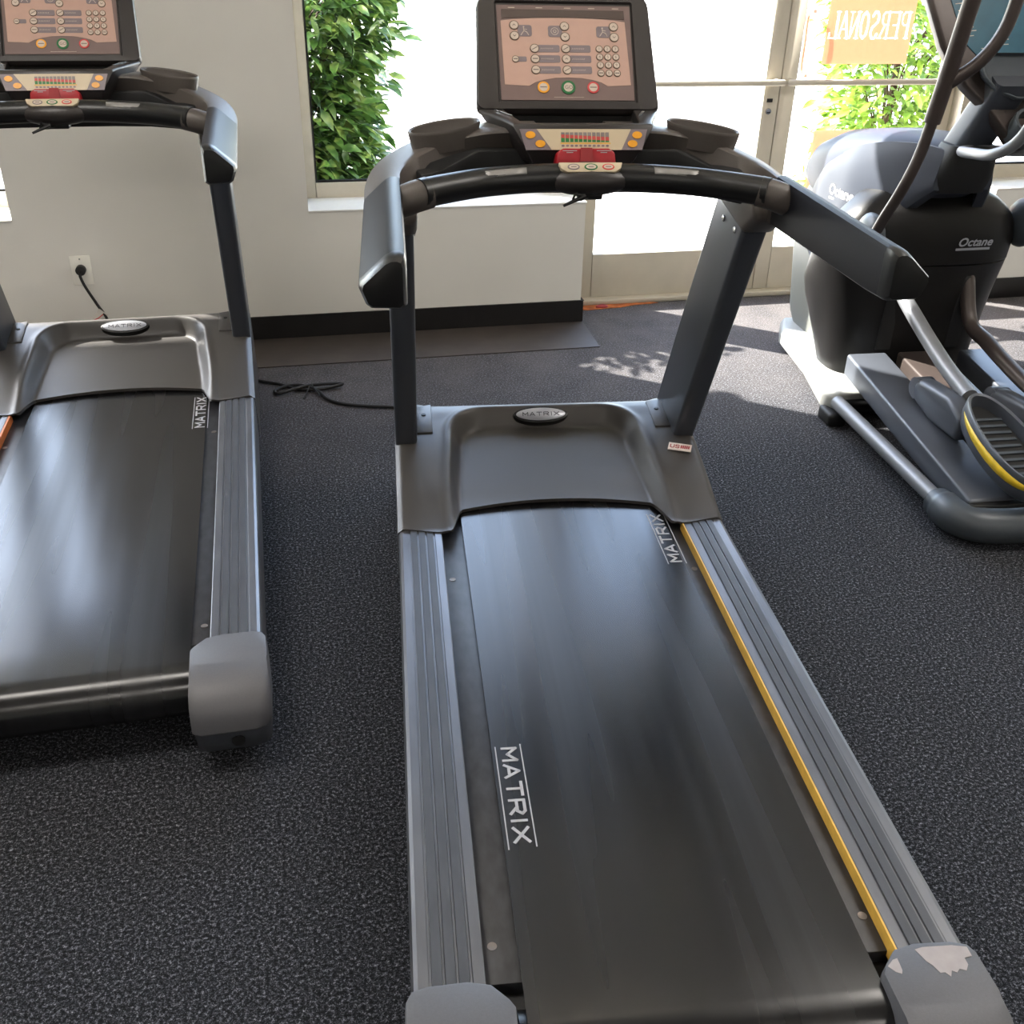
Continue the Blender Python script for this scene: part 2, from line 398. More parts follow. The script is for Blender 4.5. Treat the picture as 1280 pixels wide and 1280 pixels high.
m.box((UW['c1'], .2, .1), (.826, T, HEAD)); m.box((2.605, .18, 0), (2.68, T, HEAD)); m.box((2.68, .16, 0), (2.76, .3, HEAD)); m.box((.83, .2, 2.19), (2.605, T, HEAD-.2)); 
m.box((.615, .205, SILL+.006), (.83, T-.01, HEAD))
structure(wall_obj(m, 'trim_5', 'alu', bevel=.004))
m = MB(); m.box((.79, .20, .0), (2.605, T+.04, .024)); structure(wall_obj(m, 'trim_6', 'doorm', bevel=.006))
m = MB(); m.add([(.83, .272, HEAD-.2), (2.605, .272, HEAD-.2), (2.605, .272, HEAD), (.83, .272, HEAD)], [(0, 1, 2, 3)]); structure(wall_obj(m, 'window_4', 'glass'))
m = MB(); m.box((-4.6, T, 2.45), (-1.15, 1.0, 2.51)); structure(wall_obj(m, 'trim_8', 'wall'))  # unseen canopy added to keep high sun off the left treadmill
# pavement outside
m = MB(); m.box((-30, T, -.14), (40, 60, -.02)); structure(wall_obj(m, 'ground_outside', 'concrete'))
m = MB(); m.box((-30, 19.0, -.019), (40, 19.12, .08)); tag(wall_obj(m, 'concrete_kerb', 'concrete', bevel=.02), 'long pale concrete kerb far out across the bright pavement', 'kerb')

# sign on the outer face of the right glass door (reads correctly from outside)
spl = Plane((2.36, DV+.0265, 1.055), (-1, 0, 0), (0, 0, 1))       # x runs to the left as seen from inside
SER = {'P': ([(.12,0),(.12,1)], [(.12,1),(.6,1),(.82,.88),(.82,.62),(.6,.5),(.12,.5)]), 'E': ([(.12,0),(.12,1)], [(.12,1),(.85,1)], [(.12,.5),(.65,.5)], [(.12,0),(.88,0)]),
       'R': ([(.12,0),(.12,1)], [(.12,1),(.6,1),(.8,.88),(.8,.64),(.6,.52),(.12,.52)], [(.45,.52),(.92,0)]), 'S': ([(.82,.84),(.6,1),(.35,1),(.14,.84),(.2,.62),(.7,.42),(.84,.2),(.62,0),(.32,0),(.12,.16)],),
       'O': ([(.5,1),(.22,.88),(.1,.5),(.22,.12),(.5,0),(.78,.12),(.9,.5),(.78,.88),(.5,1)],), 'N': ([(.12,0),(.12,1)], [(.12,1),(.86,0)], [(.86,0),(.86,1)]),
       'A': ([(.02,0),(.5,1)], [(.5,1),(.95,0)], [(.22,.34),(.76,.34)]), 'L': ([(.15,0),(.15,1)], [(.15,0),(.88,0),(.88,.2)])}
SERF = {'P': [(.12,0),(.12,1)], 'E': [(.12,0),(.12,1)], 'R': [(.12,0),(.12,1),(.92,0)], 'N': [(.12,1),(.86,1),(.12,0)], 'A': [(.02,0),(.95,0)], 'L': [(.15,0),(.15,1)]}
def sign(name, w, h, z, txt, label):
    segs = []; x = .020; H = .105; Wd = .0435
    for c in txt:
        for i, st in enumerate(SER[c]):
            for p, q in zip(st, st[1:]): segs.append((x+p[0]*Wd, .105+p[1]*H, x+q[0]*Wd, .105+q[1]*H, .0044 if i == 0 or c in 'SO' else .0026))
        for (a, b) in SERF.get(c, []): segs.append((x+a*Wd-.009, .105+b*H, x+a*Wd+.009, .105+b*H, .0024))
        x += Wd+.0055
    def inside(px, py):
        for (x0, y0, x1, y1, r) in segs:
            dx, dy = x1-x0, y1-y0; t = max(0, min(1, ((px-x0)*dx+(py-y0)*dy)/(dx*dx+dy*dy+1e-12)))
            if (px-x0-t*dx)**2+(py-y0-t*dy)**2 < r*r: return True
        return False
    t = MB(); q = MB(); pl = Plane((2.335, DV+.0262, z), (-1, 0, 0), (0, 0, 1))
    def cell(m, x0, y0, x1, y1): m.add([pl.p(x0, y0), pl.p(x1, y0), pl.p(x1, y1), pl.p(x0, y1)], [(0, 1, 2, 3)])
    if txt:
        cell(t, 0, 0, w, .095); cell(t, 0, .22, w, h); nx, ny = 210, 60
        for j in range(ny):
            y0 = .095+.125*j/ny; y1 = .095+.125*(j+1)/ny
            for i in range(nx):
                x0 = w*i/nx; x1 = w*(i+1)/nx
                cell(q if inside((x0+x1)/2, (y0+y1)/2) else t, x0, y0, x1, y1)
    else: cell(t, 0, 0, w, h)
    o = wall_obj(t, name, 'sign'); tag(o, label, 'sign')
    if txt: q.make('lettering', 'signw', o)
    return o
sign('window_sign', .418, .36, 1.03, 'PERSONAL', 'orange sign high on the glass door reading PERSONAL backwards in white letters')
sign('window_sign', .40, .30, .45, '', 'plain orange sign low on the glass door behind the elliptical trainer')

# shrubs
def shrub(name, label, boxf, n, leafmat, L0, cx, cy, z0, z1):
    root = thing(name, label, 'shrub'); root.matrix_world = WM @ Matrix.Translation((cx, cy, -.02))
    lv = MB(); tw = MB(); anchors = []
    for i in range(n):
        while True:
            p = V((random.uniform(-1, 1), random.uniform(-1, 1), random.uniform(0, 1)))
            if p.x**2+p.y**2 < 1: break
        # push outwards
        rr = math.hypot(p.x, p.y); k = max(rr, .01)**(-.45 if i % 3 else 0)
        hw = boxf(p.z)
        P = V((p.x*k*hw[0], p.y*k*hw[1], z0+(z1-z0)*p.z)) + V([random.gauss(0, .03) for _ in range(3)])
        P.y = max(P.y, .35-cy+.06)
        if i % 60 == 0: anchors.append(P.copy())
        out = V((P.x, P.y, 0)).normalized() if P.length > 0 else V((1, 0, 0))
        d = (out*.8 + V((random.gauss(0, .6), random.gauss(0, .6), random.uniform(-.9, .4)))).normalized()
        sd = d.cross(V((random.gauss(0, .5), random.gauss(0, .5), 1))).normalized(); nn = sd.cross(d)
        L = L0*random.uniform(.6, 1.25); W = L*.19
        if P.y+cy < .46: d.y = abs(d.y)*.3
        c = [P, P+d*L*.3+sd*W+nn*L*.05, P+d*L*.65+sd*W*.85+nn*L*.05, P+d*L-nn*L*.08, P+d*L*.65-sd*W*.85+nn*L*.05, P+d*L*.3-sd*W+nn*L*.05, P+d*L*.33, P+d*L*.66]
        lv.add(c, [(0, 1, 6), (1, 2, 7, 6), (2, 3, 7), (0, 6, 5), (6, 7, 4, 5), (7, 3, 4)], 0, True)
    for A in anchors:
        tw.tube([(A.x*.15, A.y*.15, max(.0, A.z-.35)), (A.x*.55, A.y*.55, A.z-.12), tuple(A)], [.006, .004, .002], 5)
    tw.tube([(0, 0, 0), (.01, 0, .5), (0, .01, z1*.85)], [.03, .025, .01], 8)
    lv.make('foliage', leafmat, root, weld=False); tw.make('branches', 'twig', root, weld=False)
    return root
shrub('laurel_shrub', 'glossy green laurel shrub pressed against the left side of the window outside',
      lambda t: (.44+.05*math.sin(t*9), .26), 8500, 'leaf', .095, -.42, .76, .02, 1.42)
shrub('laurel_shrub', 'sunlit pale green shrub outside the right glass door beside the orange sign',
      lambda t: (.40+.06*math.sin(t*8+1), .32), 3600, 'leaf2', .095, 2.90, 1.25, .0, 1.55)
shrub('laurel_shrub', 'green shrub outside the window at the far left edge of the photo',
      lambda t: (.42, .26), 900, 'leaf', .095, -2.35, 1.3, .0, 1.1)

# ------------------------------------------------------------------ treadmill (X right, Y towards the console)
def lerp(t, pts):
    if t <= pts[0][0]: return pts[0][1]
    for (a, b), (c, d) in zip(pts, pts[1:]):
        if t <= c: return b+(d-b)*(t-a)/(c-a)
    return pts[-1][1]
def slerp(t, pts):
    if t <= pts[0][0]: return pts[0][1]
    n = len(pts)
    def sl(i):
        if i <= 0 or i >= n-1: i0 = max(0, i-1); i1 = min(n-1, i+1); return (pts[i1][1]-pts[i0][1])/(pts[i1][0]-pts[i0][0])
        a = (pts[i][1]-pts[i-1][1])/(pts[i][0]-pts[i-1][0]); b = (pts[i+1][1]-pts[i][1])/(pts[i+1][0]-pts[i][0])
        return 0 if a*b <= 0 else 2*a*b/(a+b)
    for i in range(n-1):
        (a, b), (c, d) = pts[i], pts[i+1]
        if t <= c:
            h = c-a; u = (t-a)/h; return (2*u**3-3*u*u+1)*b+(u**3-2*u*u+u)*h*sl(i)+(3*u*u-2*u**3)*d+(u**3-u*u)*h*sl(i+1)
    return pts[-1][1]
def sstep(a, b, x):
    t = min(1, max(0, (x-a)/(b-a))); return t*t*(3-2*t)

def make_treadmill(label):
    R = thing('treadmill', label, 'treadmill', group='treadmills facing the windows')
    # base frame
    m = MB(); m.box((-.385, -.02, .045), (.385, 1.75, .15)); m.make('base_frame', 'blackm', R, bevel=.006)
    for sx in (-1, 1):
        for y in (.12, 1.55):
            m = MB(); m.loft([[(sx*.34+.03*math.cos(q*PI/8), y+.03*math.sin(q*PI/8), z) for q in range(16)] for z in (0, .05)]); m.make('levelling_foot', 'blackm', R)
    # deck boards beside belt
    for sx in (-1, 1):
        m = MB(); a, b = sorted((sx*.20, sx*.316)); m.box((a, .02, .15), (b, 1.40, .176)); d = m.make('deck_board', 'deck', R, bevel=.002)
        for y in (.085, 1.1):
            s = MB(); s.loft([[(sx*.297+r*math.cos(q*PI/8), y+r*math.sin(q*PI/8), z) for q in range(16)] for r, z in ((.0075, .1755), (.0075, .1772), (.003, .1765))]); s.make('screw', 'screw', d)
    # belt
    xs = [-.259+.532*i/10 for i in range(11)]
    prof = [(1.44, .186)]+[(1.40-i*.15, .186) for i in range(10)]+[(-.045, .186)]
    for k in range(1, 13):
        a = PI*k/12; prof.append((-.055-.060*math.sin(a), .126+.060*math.cos(a)))
    prof += [(.3, .066), (1.4, .066)]
    m = MB(); n = len(prof)
    top = [[(x, y, z) for x in xs] for y, z in prof]
    low_ = []
    for i, (y, z) in enumerate(prof):
        p0 = prof[max(0, i-1)]; p1 = prof[min(n-1, i+1)]; t = V((p1[0]-p0[0], p1[1]-p0[1])).normalized()
        low_.append([(x, y-t.y*.0, z) if False else (x, y-t.y*.003, z+t.x*.003) for x in xs])
    m.loft(top, closed=False, caps=False); m.loft(low_, closed=False, caps=False)
    for e in (0, -1): m.loft([[r[e] for r in top], [r[e] for r in low_]], closed=False, caps=False, smooth=False)
    b = m.make('running_belt', 'belt', R, weld=False)
    # lettering: front right (reads away from the runner), rear left (reads towards the runner)
    w = MB(); pl = Plane((.277, 1.118, .1862), (0, 1, 0), (-1, 0, 0))
    word(w, pl, 'MATRIX', .003, .0085, .026, .032, .012, .0055)
    stroke(w, pl, [(-.006, -.002), (.235, -.002)], .0022, 0, .0006); stroke(w, pl, [(-.006, .043), (.235, .043)], .0022, 0, .0006)
    w.make('belt_lettering', 'white', b)
    w = MB(); pl = Plane((-.250, .507, .1862), (0, -1, 0), (1, 0, 0))
    word(w, pl, 'MATRIX', .003, .010, .026, .032, .012, .0055)
    stroke(w, pl, [(-.002, -.002), (.245, -.002)], .0022, 0, .0006); stroke(w, pl, [(-.006, .046), (.242, .046)], .0022, 0, .0006)
    w.make('belt_lettering', 'white', b)
    m = MB(); m.loft([[(x, -.055+.054*math.cos(q*PI/12), .126+.054*math.sin(q*PI/12)) for q in range(24)] for x in (-.27, .28)]); m.make('rear_roller', 'black', R)
    # side rails with ribs
    for sx in (-1, 1):
        pr = [(.3135, .160), (.3135, .199)]
        ribs = [(.3155, .331), (.3365, .351), (.3565, .371), (.3765, .391)]
        for a, c in ribs: pr += [(a, .2005), (c, .2005), (c+.0012, .1975), (c+.0045, .1975)]
        pr += [(.397, .1985), (.412, .1985), (.4185, .196), (.4225, .188), (.4225, .06), (.38, .06), (.38, .15)]
        m = MB(); poly = [(sx*a, z) for a, z in pr]; k = len(poly)
        m.loft([[(a, y, z) for a, z in poly] for y in (-.004, 1.31)], smooth=False)
        o = m.make('side_rail', ['rail', 'railtop'], R)
        g = MB()
        for a, c in ribs[1:]:
            x0, x1 = sorted((sx*(a), sx*(c))); g.box((x0, -.002, .2003), (x1, 1.31, .2009))
        g.make('grip_stripe', 'railtop', o)
    # rear end caps: top cover plus darker lower shell
    for sx in (-1, 1):
        def ring(z, g, yb):
            pts = [(.272, -.035), (.280, -.022), (.305, .004), (.34, .012), (.40, .010), (.424, .003), (.432, -.012), (.434, -.08), (.432, yb+.03), (.42, yb+.008), (.40, yb), (.29, yb), (.273, yb+.01)]
            cx, cy = .352, -.08
            return [(sx*(cx+(x-cx)*g), cy+(y-cy)*g, z) for x, y in pts]
        m = MB(); m.loft([ring(.104, .97, -.200), ring(.112, 1.0, -.203), ring(.145, 1.0, -.201), ring(.168, 1.0, -.192), ring(.186, .995, -.172), ring(.198, .98, -.145), ring(.2035, .965, -.118), ring(.2047, .94, -.095)])
        o = m.make('end_cap', 'cap', R)
        m = MB(); m.loft([ring(.03, .86, -.17), ring(.045, .93, -.185), ring(.102, .972, -.195)]); lo = m.make('lower_end_cap', 'frame', R)
        h = MB(); h.loft([[(sx*.36+.013*math.cos(q*PI/8), y, .075+.013*math.sin(q*PI/8)) for q in range(16)] for y in (-.17, -.1915)]); h.make('adjuster_hole', 'gasket', lo)
    # hood over the motor
    prS = [(1.29, .204), (1.33, .214), (1.45, .250), (1.62, .292), (1.72, .309), (1.775, .316), (1.80, .315), (1.825, .300), (1.85, .262), (1.875, .17), (1.89, .06)]
    prP = [(1.36, .194), (1.42, .201), (1.50, .215), (1.60, .234), (1.70, .254), (1.80, .276)]
    NX, NY = 140, 110
    def yr(x):
        a = abs(x); inn = 1.395+.035*(1-(a/.26)**2) if a < .26 else 1.395
        return inn + (1.296+.02*sstep(.30, .42, a)-.02 - inn)*sstep(.252, .292, a)
    grid = []
    for j in range(NY+1):
        row = []
        for i in range(NX+1):
            x = -.424+.848*i/NX; y0 = yr(x); y = y0+(1.89-y0)*(j/NY)
            hw, hh, r = .262-.018*sstep(1.4, 1.7, y), .560, .085
            qx = abs(x)-hw+r; qy = abs(y-1.19)-hh+r
            dd = math.hypot(max(qx, 0), max(qy, 0))+min(max(qx, qy), 0)-r
            zs = slerp(y, prS); zp = min(slerp(y, prP), zs)
            t = sstep(-.010, .030, dd)
            z = zp+(zs-zp)*t + .0045*math.exp(-((dd-.032)/.013)**2)*(1 if y < 1.79 else 0)
            a = abs(x)
            z -= .012*sstep(.404, .424, a)**2
            # flat pad and notch near the front outer corners for the upright foot
            yy = y
            if a > .32: yy = y+.02*sstep(.32, .36, a)*sstep(1.6, 1.89, y)
            row.append((x, yy, z))
        grid.append(row)
    m = MB(); vs = [p for r in grid for p in r]; W = NX+1
    fs = [(j*W+i, j*W+i+1, (j+1)*W+i+1, (j+1)*W+i) for j in range(NY) for i in range(NX)]
    m.add(vs, fs, 0, True)
    # skirts
    L = [g[0] for g in grid]; Rr = [g[-1] for g in grid]
    m.loft([L, [(x-.004, y, .055) for x, y, z in L]], closed=False, caps=False)
    m.loft([Rr, [(x+.004, y, .055) for x, y, z in Rr]], closed=False, caps=False)
    m.loft([grid[0], [(x, y+.002, z-.014*(1-.55*sstep(.25, .29, abs(x)))*(1) if abs(x) > .29 else z-.010) for x, y, z in grid[0]]], closed=False, caps=False)
    hood = m.make('motor_hood', 'hood', R)
    m = MB(); m.box((-.262, 1.44, .155), (.262, 1.47, .20)); m.make('hood_gap_guard', 'gasket', R)  # black block stands in for the shade under the hood's rear lip
    # oval badge
    bp = Plane((0, 1.757, .300), (1, 0, 0), (0, .80, .60))
    m = MB(); slab(m, bp, circ(0, 0, .080, .027, 40), -.03, .004); ob = m.make('badge', 'black', hood, bevel=.002)
    m = MB(); slab(m, bp, circ(0, 0, .072, .0205, 40), .004, .0065); mm = m.make('badge_face', 'badge', hood, bevel=.001)
    m = MB(); word(m, bp, 'MATRIX', -.0525, -.0055, .011, .0145, .0060, .0022, .0064, .0070); m.make('badge_lettering', 'badged', hood)
    # uprights
    for sx in (-1, 1):
        poly = [(1.664, .19), (1.262, .962), (1.27, .985), (1.468, 1.0), (1.48, .985), (1.88, .235), (1.87, .19)]
        a, b_ = sorted((sx*.363, sx*.423)); o = prism(poly, 'x', a, b_).make('upright', 'frame', R, bevel=.016, seg=4)
        for (y, z) in ((1.404, .953), (1.315, .949)):
            q = MB(); q.loft([[(sx*w, y+r*math.cos(k*PI/8), z+r*math.sin(k*PI/8)) for k in range(16)] for w, r in ((.364, .0075), (.3605, .0075), (.359, .005))]); q.make('bolt', 'chrome', o)
        # foot plate on the hood
        q = MB(); x0, x1 = sorted((sx*.318, sx*.365)); q.loft([[(x0, 1.655, .296), (x1, 1.655, .296), (x1, 1.80, .316), (x0, 1.79, .313)], [(x0, 1.655, .303), (x1, 1.655, .303), (x1, 1.80, .324), (x0, 1.79, .321)]], smooth=False); fp = q.make('foot_plate', 'hood', hood, bevel=.003)
        q = MB(); q.loft([[(sx*.341+.0065*math.cos(k*PI/8), 1.745+.0065*math.sin(k*PI/8), z) for k in range(16)] for z in (.31, .3175)]); q.make('bolt_hole', 'gasket', hood)
    # side arms
    for sx in (-1, 1):
        rings = []
        def sec(y, dz, g=1., k=0.):
            pts = [(.398, 1.098), (.408, 1.098), (.420, 1.092), (.462, 1.054), (.464, 1.044), (.454, 1.018-dz), (.446, 1.012-dz), (.396, 1.010-dz), (.388, 1.016-dz), (.388, 1.085), (.391, 1.095)]
            cx, cz = .425, 1.052
            return [(sx*(cx+(x-cx)*g), y+k*(z-1.05), cz+(z-cz)*g) for x, z in pts]
        m = MB(); m.loft([sec(1.172, .016), sec(.95, .010), sec(.70, .004), sec(.640, 0)]); o = m.make('side_arm', 'arm2', R)
        m = MB(); m.loft([sec(.640, 0), sec(.628, 0, .985), sec(.617, 0, .93), sec(.608, 0, .82), sec(.606, 0, .5)]); m.make('arm_end', 'black', R)
    # cockpit wings (curve from arm to console)
    it = [(.388, 1.172, 1.096), (.384, 1.235, 1.100), (.357, 1.305, 1.110), (.318, 1.345, 1.122), (.274, 1.362, 1.136), (.22, 1.362, 1.147), (.168, 1.356, 1.154), (.08, 1.354, 1.154)]
    ot = [(.463, 1.172, 1.050), (.462, 1.290, 1.062), (.442, 1.390, 1.080), (.395, 1.455, 1.100), (.33, 1.49, 1.122), (.26, 1.505, 1.140), (.18, 1.51, 1.150), (.08, 1.51, 1.152)]
    ib = [(.388, 1.172, .996), (.375, 1.232, 1.020), (.340, 1.300, 1.058), (.305, 1.345, 1.078), (.255, 1.372, 1.093), (.21, 1.385, 1.100), (.16, 1.388, 1.103), (.08, 1.388, 1.103)]
    ob_ = [(.452, 1.172, 1.002), (.450, 1.290, 1.000), (.430, 1.385, 1.010), (.385, 1.445, 1.040), (.325, 1.475, 1.065), (.26, 1.49, 1.08), (.18, 1.50, 1.085), (.08, 1.50, 1.085)]
    for sx in (-1, 1):
        A, B, C_, D = [smooth_path(q, 4) for q in (it, ot, ib, ob_)]
        rings = []
        for a, b2, c2, d in zip(A, B, C_, D):
            u = (b2-a); h = (a-c2)
            pts = [a-h*.10, a-h*.02+u*.03, a+u*.12+V((0, 0, .003)), a+u*.5+V((0, 0, .002)), b2-u*.08, b2-V((0, 0, .006)), d+(c2-d)*.03, d+(c2-d)*.5, c2]
            rings.append([(sx*p.x, p.y, p.z) for p in pts])
        m = MB(); m.loft(rings); wg = m.make('cockpit_wing', 'arm', R)
        # shroud below arm joint that sits on the upright
        pl_ = [(1.178, 1.005), (1.205, 1.04), (1.30, 1.075), (1.44, 1.065), (1.482, .99), (1.255, .955)]
        x0, x1 = sorted((sx*.356, sx*.432)); prism(pl_, 'x', x0, x1).make('joint_cover', 'arm', R, bevel=.016, seg=3)
        # cup holder
        m = MB(); c = (sx*.291, 1.418); rr = []
        for (g, z) in ((.90, 1.118), (.98, 1.140), (1.03, 1.156), (1.04, 1.160), (1.02, 1.164), (.955, 1.161), (.93, 1.145), (.80, 1.122), (.0, 1.121)):
            rw = []
            for q in range(40):
                a1 = max(g, .001)*.079*math.cos(q*PI/20); a2 = max(g, .001)*.054*math.sin(q*PI/20)
                rw.append((sx*(.2885+a1*.944+a2*.33), 1.403-a1*.33+a2*.944, z-.006-.12*a1))
            rr.append(rw)
        m.loft(rr, caps=False); m.make('cup_holder', 'arm', R)
    m = MB(); cv = [(-.345, 1.24), (-.30, 1.30), (-.22, 1.345), (-.12, 1.36), (.12, 1.36), (.22, 1.345), (.30, 1.30), (.345, 1.24), (.36, 1.33), (.30, 1.42), (.2, 1.47), (-.2, 1.47), (-.30, 1.42), (-.36, 1.33)]
    m.loft([[(x, y, 1.022) for x, y in cv], [(x, y, 1.115 if abs(x) < .29 else 1.085) for x, y in cv]], smooth=False); m.make('handlebar_cover', 'blackm', R, bevel=.004)
    # crossbar
    pth = smooth_path([(-.352, 1.105, 1.079), (-.30, 1.140, 1.081), (-.22, 1.185, 1.083), (-.11, 1.213, 1.085), (0, 1.222, 1.085), (.11, 1.213, 1.085), (.22, 1.185, 1.083), (.30, 1.140, 1.081), (.352, 1.105, 1.079)], 5)
    m = MB(); m.tube(pth, .0285, 20); cb = m.make('crossbar', 'black', R)
    for sx in (-1, 1):
        m = MB(); m.tube([(sx*.392, 1.108, 1.062), (sx*.362, 1.107, 1.073), (sx*.334, 1.118, 1.079)], .0305, 20); m.make('bar_collar', 'arm', R)
        m = MB(); q = [p for p in pth if .115 <= sx*p.x <= .225]
        rr = []
        for p in q:
            rr.append([(p.x, p.y-.0292*math.cos(a)*1.0, p.z+.0292*math.sin(a)) for a in [math.radians(t) for t in (30, 38, 46, 54, 62)]])
        m.loft(rr, closed=False, caps=False); sp = m.make('sensor_grip', 'grip', cb)
        sp.modifiers.new('t', 'SOLIDIFY').thickness = .001
    # console base tray with dark pocket
    outer = [(-.207, 1.53), (-.205, 1.49), (-.158, 1.345), (-.150, 1.302), (.150, 1.302), (.158, 1.345), (.205, 1.49), (.207, 1.53), (.19, 1.56), (-.19, 1.56)]
    inner_ = [(-.150, 1.51), (-.145, 1.46), (-.128, 1.34), (-.120, 1.322), (.120, 1.322), (.128, 1.34), (.145, 1.46), (.150, 1.51), (.14, 1.515), (-.14, 1.515)]
    low = [(-.175, 1.53), (-.165, 1.46), (-.135, 1.32), (-.122, 1.278), (.122, 1.278), (.135, 1.32), (.165, 1.46), (.175, 1.53), (.16, 1.56), (-.16, 1.56)]
    m = MB()
    m.loft([[(x*.86, max(y, 1.30), 1.095) for x, y in low], [(x, y, 1.128) for x, y in low], [(x, y, 1.172) for x, y in outer], [(x*.985, y+.004, 1.177) for x, y in outer], [(x, y, 1.176) for x, y in inner_], [(x*.96, y, 1.130) for x, y in inner_]], smooth=False)
    cbase = m.make('console_base', 'bezel', R, bevel=.003)
    m = MB(); m.loft([[(x*.97, 1.42+(y-1.42)*.97, 1.1365) for x, y in inner_], [(x*.992, 1.42+(y-1.42)*.985, 1.1735) for x, y in inner_]], smooth=False, caps=False); m.add([(x*.97, 1.42+(y-1.42)*.97, 1.1365) for x, y in inner_], [tuple(range(10))]); m.make('storage_tray', 'blackm', cbase)
    for sx in (-1, 1):
        m = MB(); m.add([(sx*.172, 1.475, 1.1785), (sx*.163, 1.475, 1.1785), (sx*.139, 1.40, 1.1785), (sx*.142, 1.40, 1.1785)], [(0, 1, 2, 3)]); e = m.make('tray_accent', 'chrome', cbase)
        e.modifiers.new('t', 'SOLIDIFY').thickness = .001
    # keypad on the tilted front of the base
    kp = Plane((0, 1.278, 1.1275), (1, 0, 0), (0, .47, .88))
    kp.o = V((0, 1.2775, 1.128))
    def kk(x, y, w=865.):   # drawing units
        return ((x-765)/w*.268, (1010-y)/135.*.0475)
    def kpoly(pts): return [kk(*p) for p in pts]
    m = MB(); slab(m, kp, kpoly([(325, 885), (1205, 885), (1165, 1008), (365, 1008)]), -.002, .0018)
    kb = m.make('speed_keypad', 'plate', R)
    m = MB(); slab(m, kp, kpoly([(440, 885), (1090, 885), (1020, 1008), (540, 1008)]), .0016, .0024); m.make('keypad_face', 'kbeige', kb)
    for (x, y) in ((397, 920), (463, 972), (1132, 920), (1098, 972)):
        m = MB(); c = kk(x, y); slab(m, kp, circ(c[0], c[1], .0105, .0075), .0016, .0034); m.make('speed_button', 'orangeb', kb)
    m = MB()
    for i in range(11):
        x = 606+i*30.5; r = 30-i*1.6
        for (y0, y1, mi) in ((905, 945-r*.9, 0), (945-r*.9, 938+i*1.6, 1), (938+i*1.6, 962, 2)):
            a = kk(x, y1); b2 = kk(x+24, y0); slab(m, kp, [(a[0], a[1]), (b2[0], a[1]), (b2[0], b2[1]), (a[0], b2[1])], .0022, .0030, mi)
        c = kk(x+12, 984); slab(m, kp, circ(c[0], c[1], .0036, .0022, 10), .0022, .003, 3)
    a = kk(600, 973); b2 = kk(945, 966); slab(m, kp, [(a[0], a[1]), (b2[0], a[1]), (b2[0], b2[1]), (a[0], b2[1])], .0022, .0031, 4)
    m.make('intensity_chart', ['ledn', 'ledr', 'ledg', 'plate', 'yellow'], kb)
    # safety key clip
    m = MB(); pts = [(-.064, 0), (-.061, .022), (-.048, .030), (.048, .030), (.061, .022), (.064, 0), (.06, -.008), (-.06, -.008)]
    rp = Plane((0, 1.262, 1.104), (1, 0, 0), (0, .25, .97)); slab(m, rp, pts, -.03, .014); sk = m.make('safety_key', 'red', R, bevel=.004)
    m = MB(); slab(m, rp, [(-.014, .004), (.014, .004), (.012, .031), (-.012, .031)], .0135, .0175); m.make('key_notch', 'redp', sk)
    for x0 in (-.05, .022):
        m = MB(); slab(m, rp, [(x0, .0245), (x0+.03, .0245), (x0+.03, .026), (x0, .026)], .0138, .0146); slab(m, rp, [(x0+.008, .021), (x0+.022, .021), (x0+.022, .0225), (x0+.008, .0225)], .0138, .0146)
        m.make('key_print', 'white', sk)
    # quick button pod on the crossbar
    m = MB(); m.loft([[(sx_*w, y, z) for sx_, w, y, z in ((-1, .062, 1.178, 1.07), (1, .062, 1.178, 1.07), (1, .078, 1.19, 1.108), (1, .07, 1.26, 1.118), (-1, .07, 1.26, 1.118), (-1, .078, 1.19, 1.108))]+[], [(0, 1.25, 1.05)]*6], smooth=False, caps=True)
    pod = MB(); pod.ell((0, 1.222, 1.082), .098, .050, .033); po = pod.make('button_pod', 'bezel', R)
    qp = Plane((0, 1.190, 1.1045), (1, 0, 0), (0, .72, .69))
    m = MB(); slab(m, qp, [(-.066, .018), (-.062, .004), (-.050, -.004), (.050, -.004), (.062, .004), (.066, .018)], -.008, .003); qf = m.make('quick_keypad', 'kbeige', R, bevel=.001)
    for x, k in ((-.036, 'plate'), (0, 'green'), (.036, 'redr')):
        r = .0125 if x == 0 else .0115
        m = MB(); slab(m, qp, circ(x, .007, r*1.1, r*.62), .0025, .0038); slab(m, qp, circ(x, .007, r*.84, r*.42), .0025, .0044, 1)
        stroke(m, qp, [(x-.005, .007), (x+.005, .007)], .0016, .0040, .0048, 2); m.make('quick_button', [k, 'btn', 'ink'], qf)
    m = MB(); m.box((-.022, 1.20, 1.043), (.03, 1.24, 1.06)); m.make('cord_mount', 'black', R, bevel=.004)
    # clip and cord hanging from the bar
    m = MB(); m.tube(smooth_path([(0, 1.20, 1.05), (-.02, 1.18, 1.048), (-.038, 1.17, 1.052), (-.03, 1.168, 1.066)], 5), .0018, 6); m.make('safety_cord', 'black', R)
    m = MB(); m.tube([(-.012, 1.175, 1.058), (-.058, 1.165, 1.040)], [.005, .003], 8); m.tube([(-.012, 1.175, 1.058), (-.035, 1.17, 1.062), (-.036, 1.178, 1.050)], .003, 8); m.make('cord_clip', 'black', R)
    # console head
    fp = Plane((0, 1.511, 1.193), (1, 0, 0), (0, .597, .802))
    def hring(w0, w1, t0, t1, h, r):
        pts = rrect(1, 1, .0001, 5); o = []
        for (sx_, sy, a0) in ((1, 1, 0), (-1, 1, 90), (-1, -1, 180), (1, -1, 270)):
            w = (w1 if sy > 0 else w0); t = (t1 if sy > 0 else t0); rr_ = r if sy > 0 else r*.45
            for k in range(6):
                a = math.radians(a0+18*k); o.append(fp.p(sx_*(w-rr_)+rr_*math.cos(a), t-sy*rr_+rr_*math.sin(a), h))
        return o
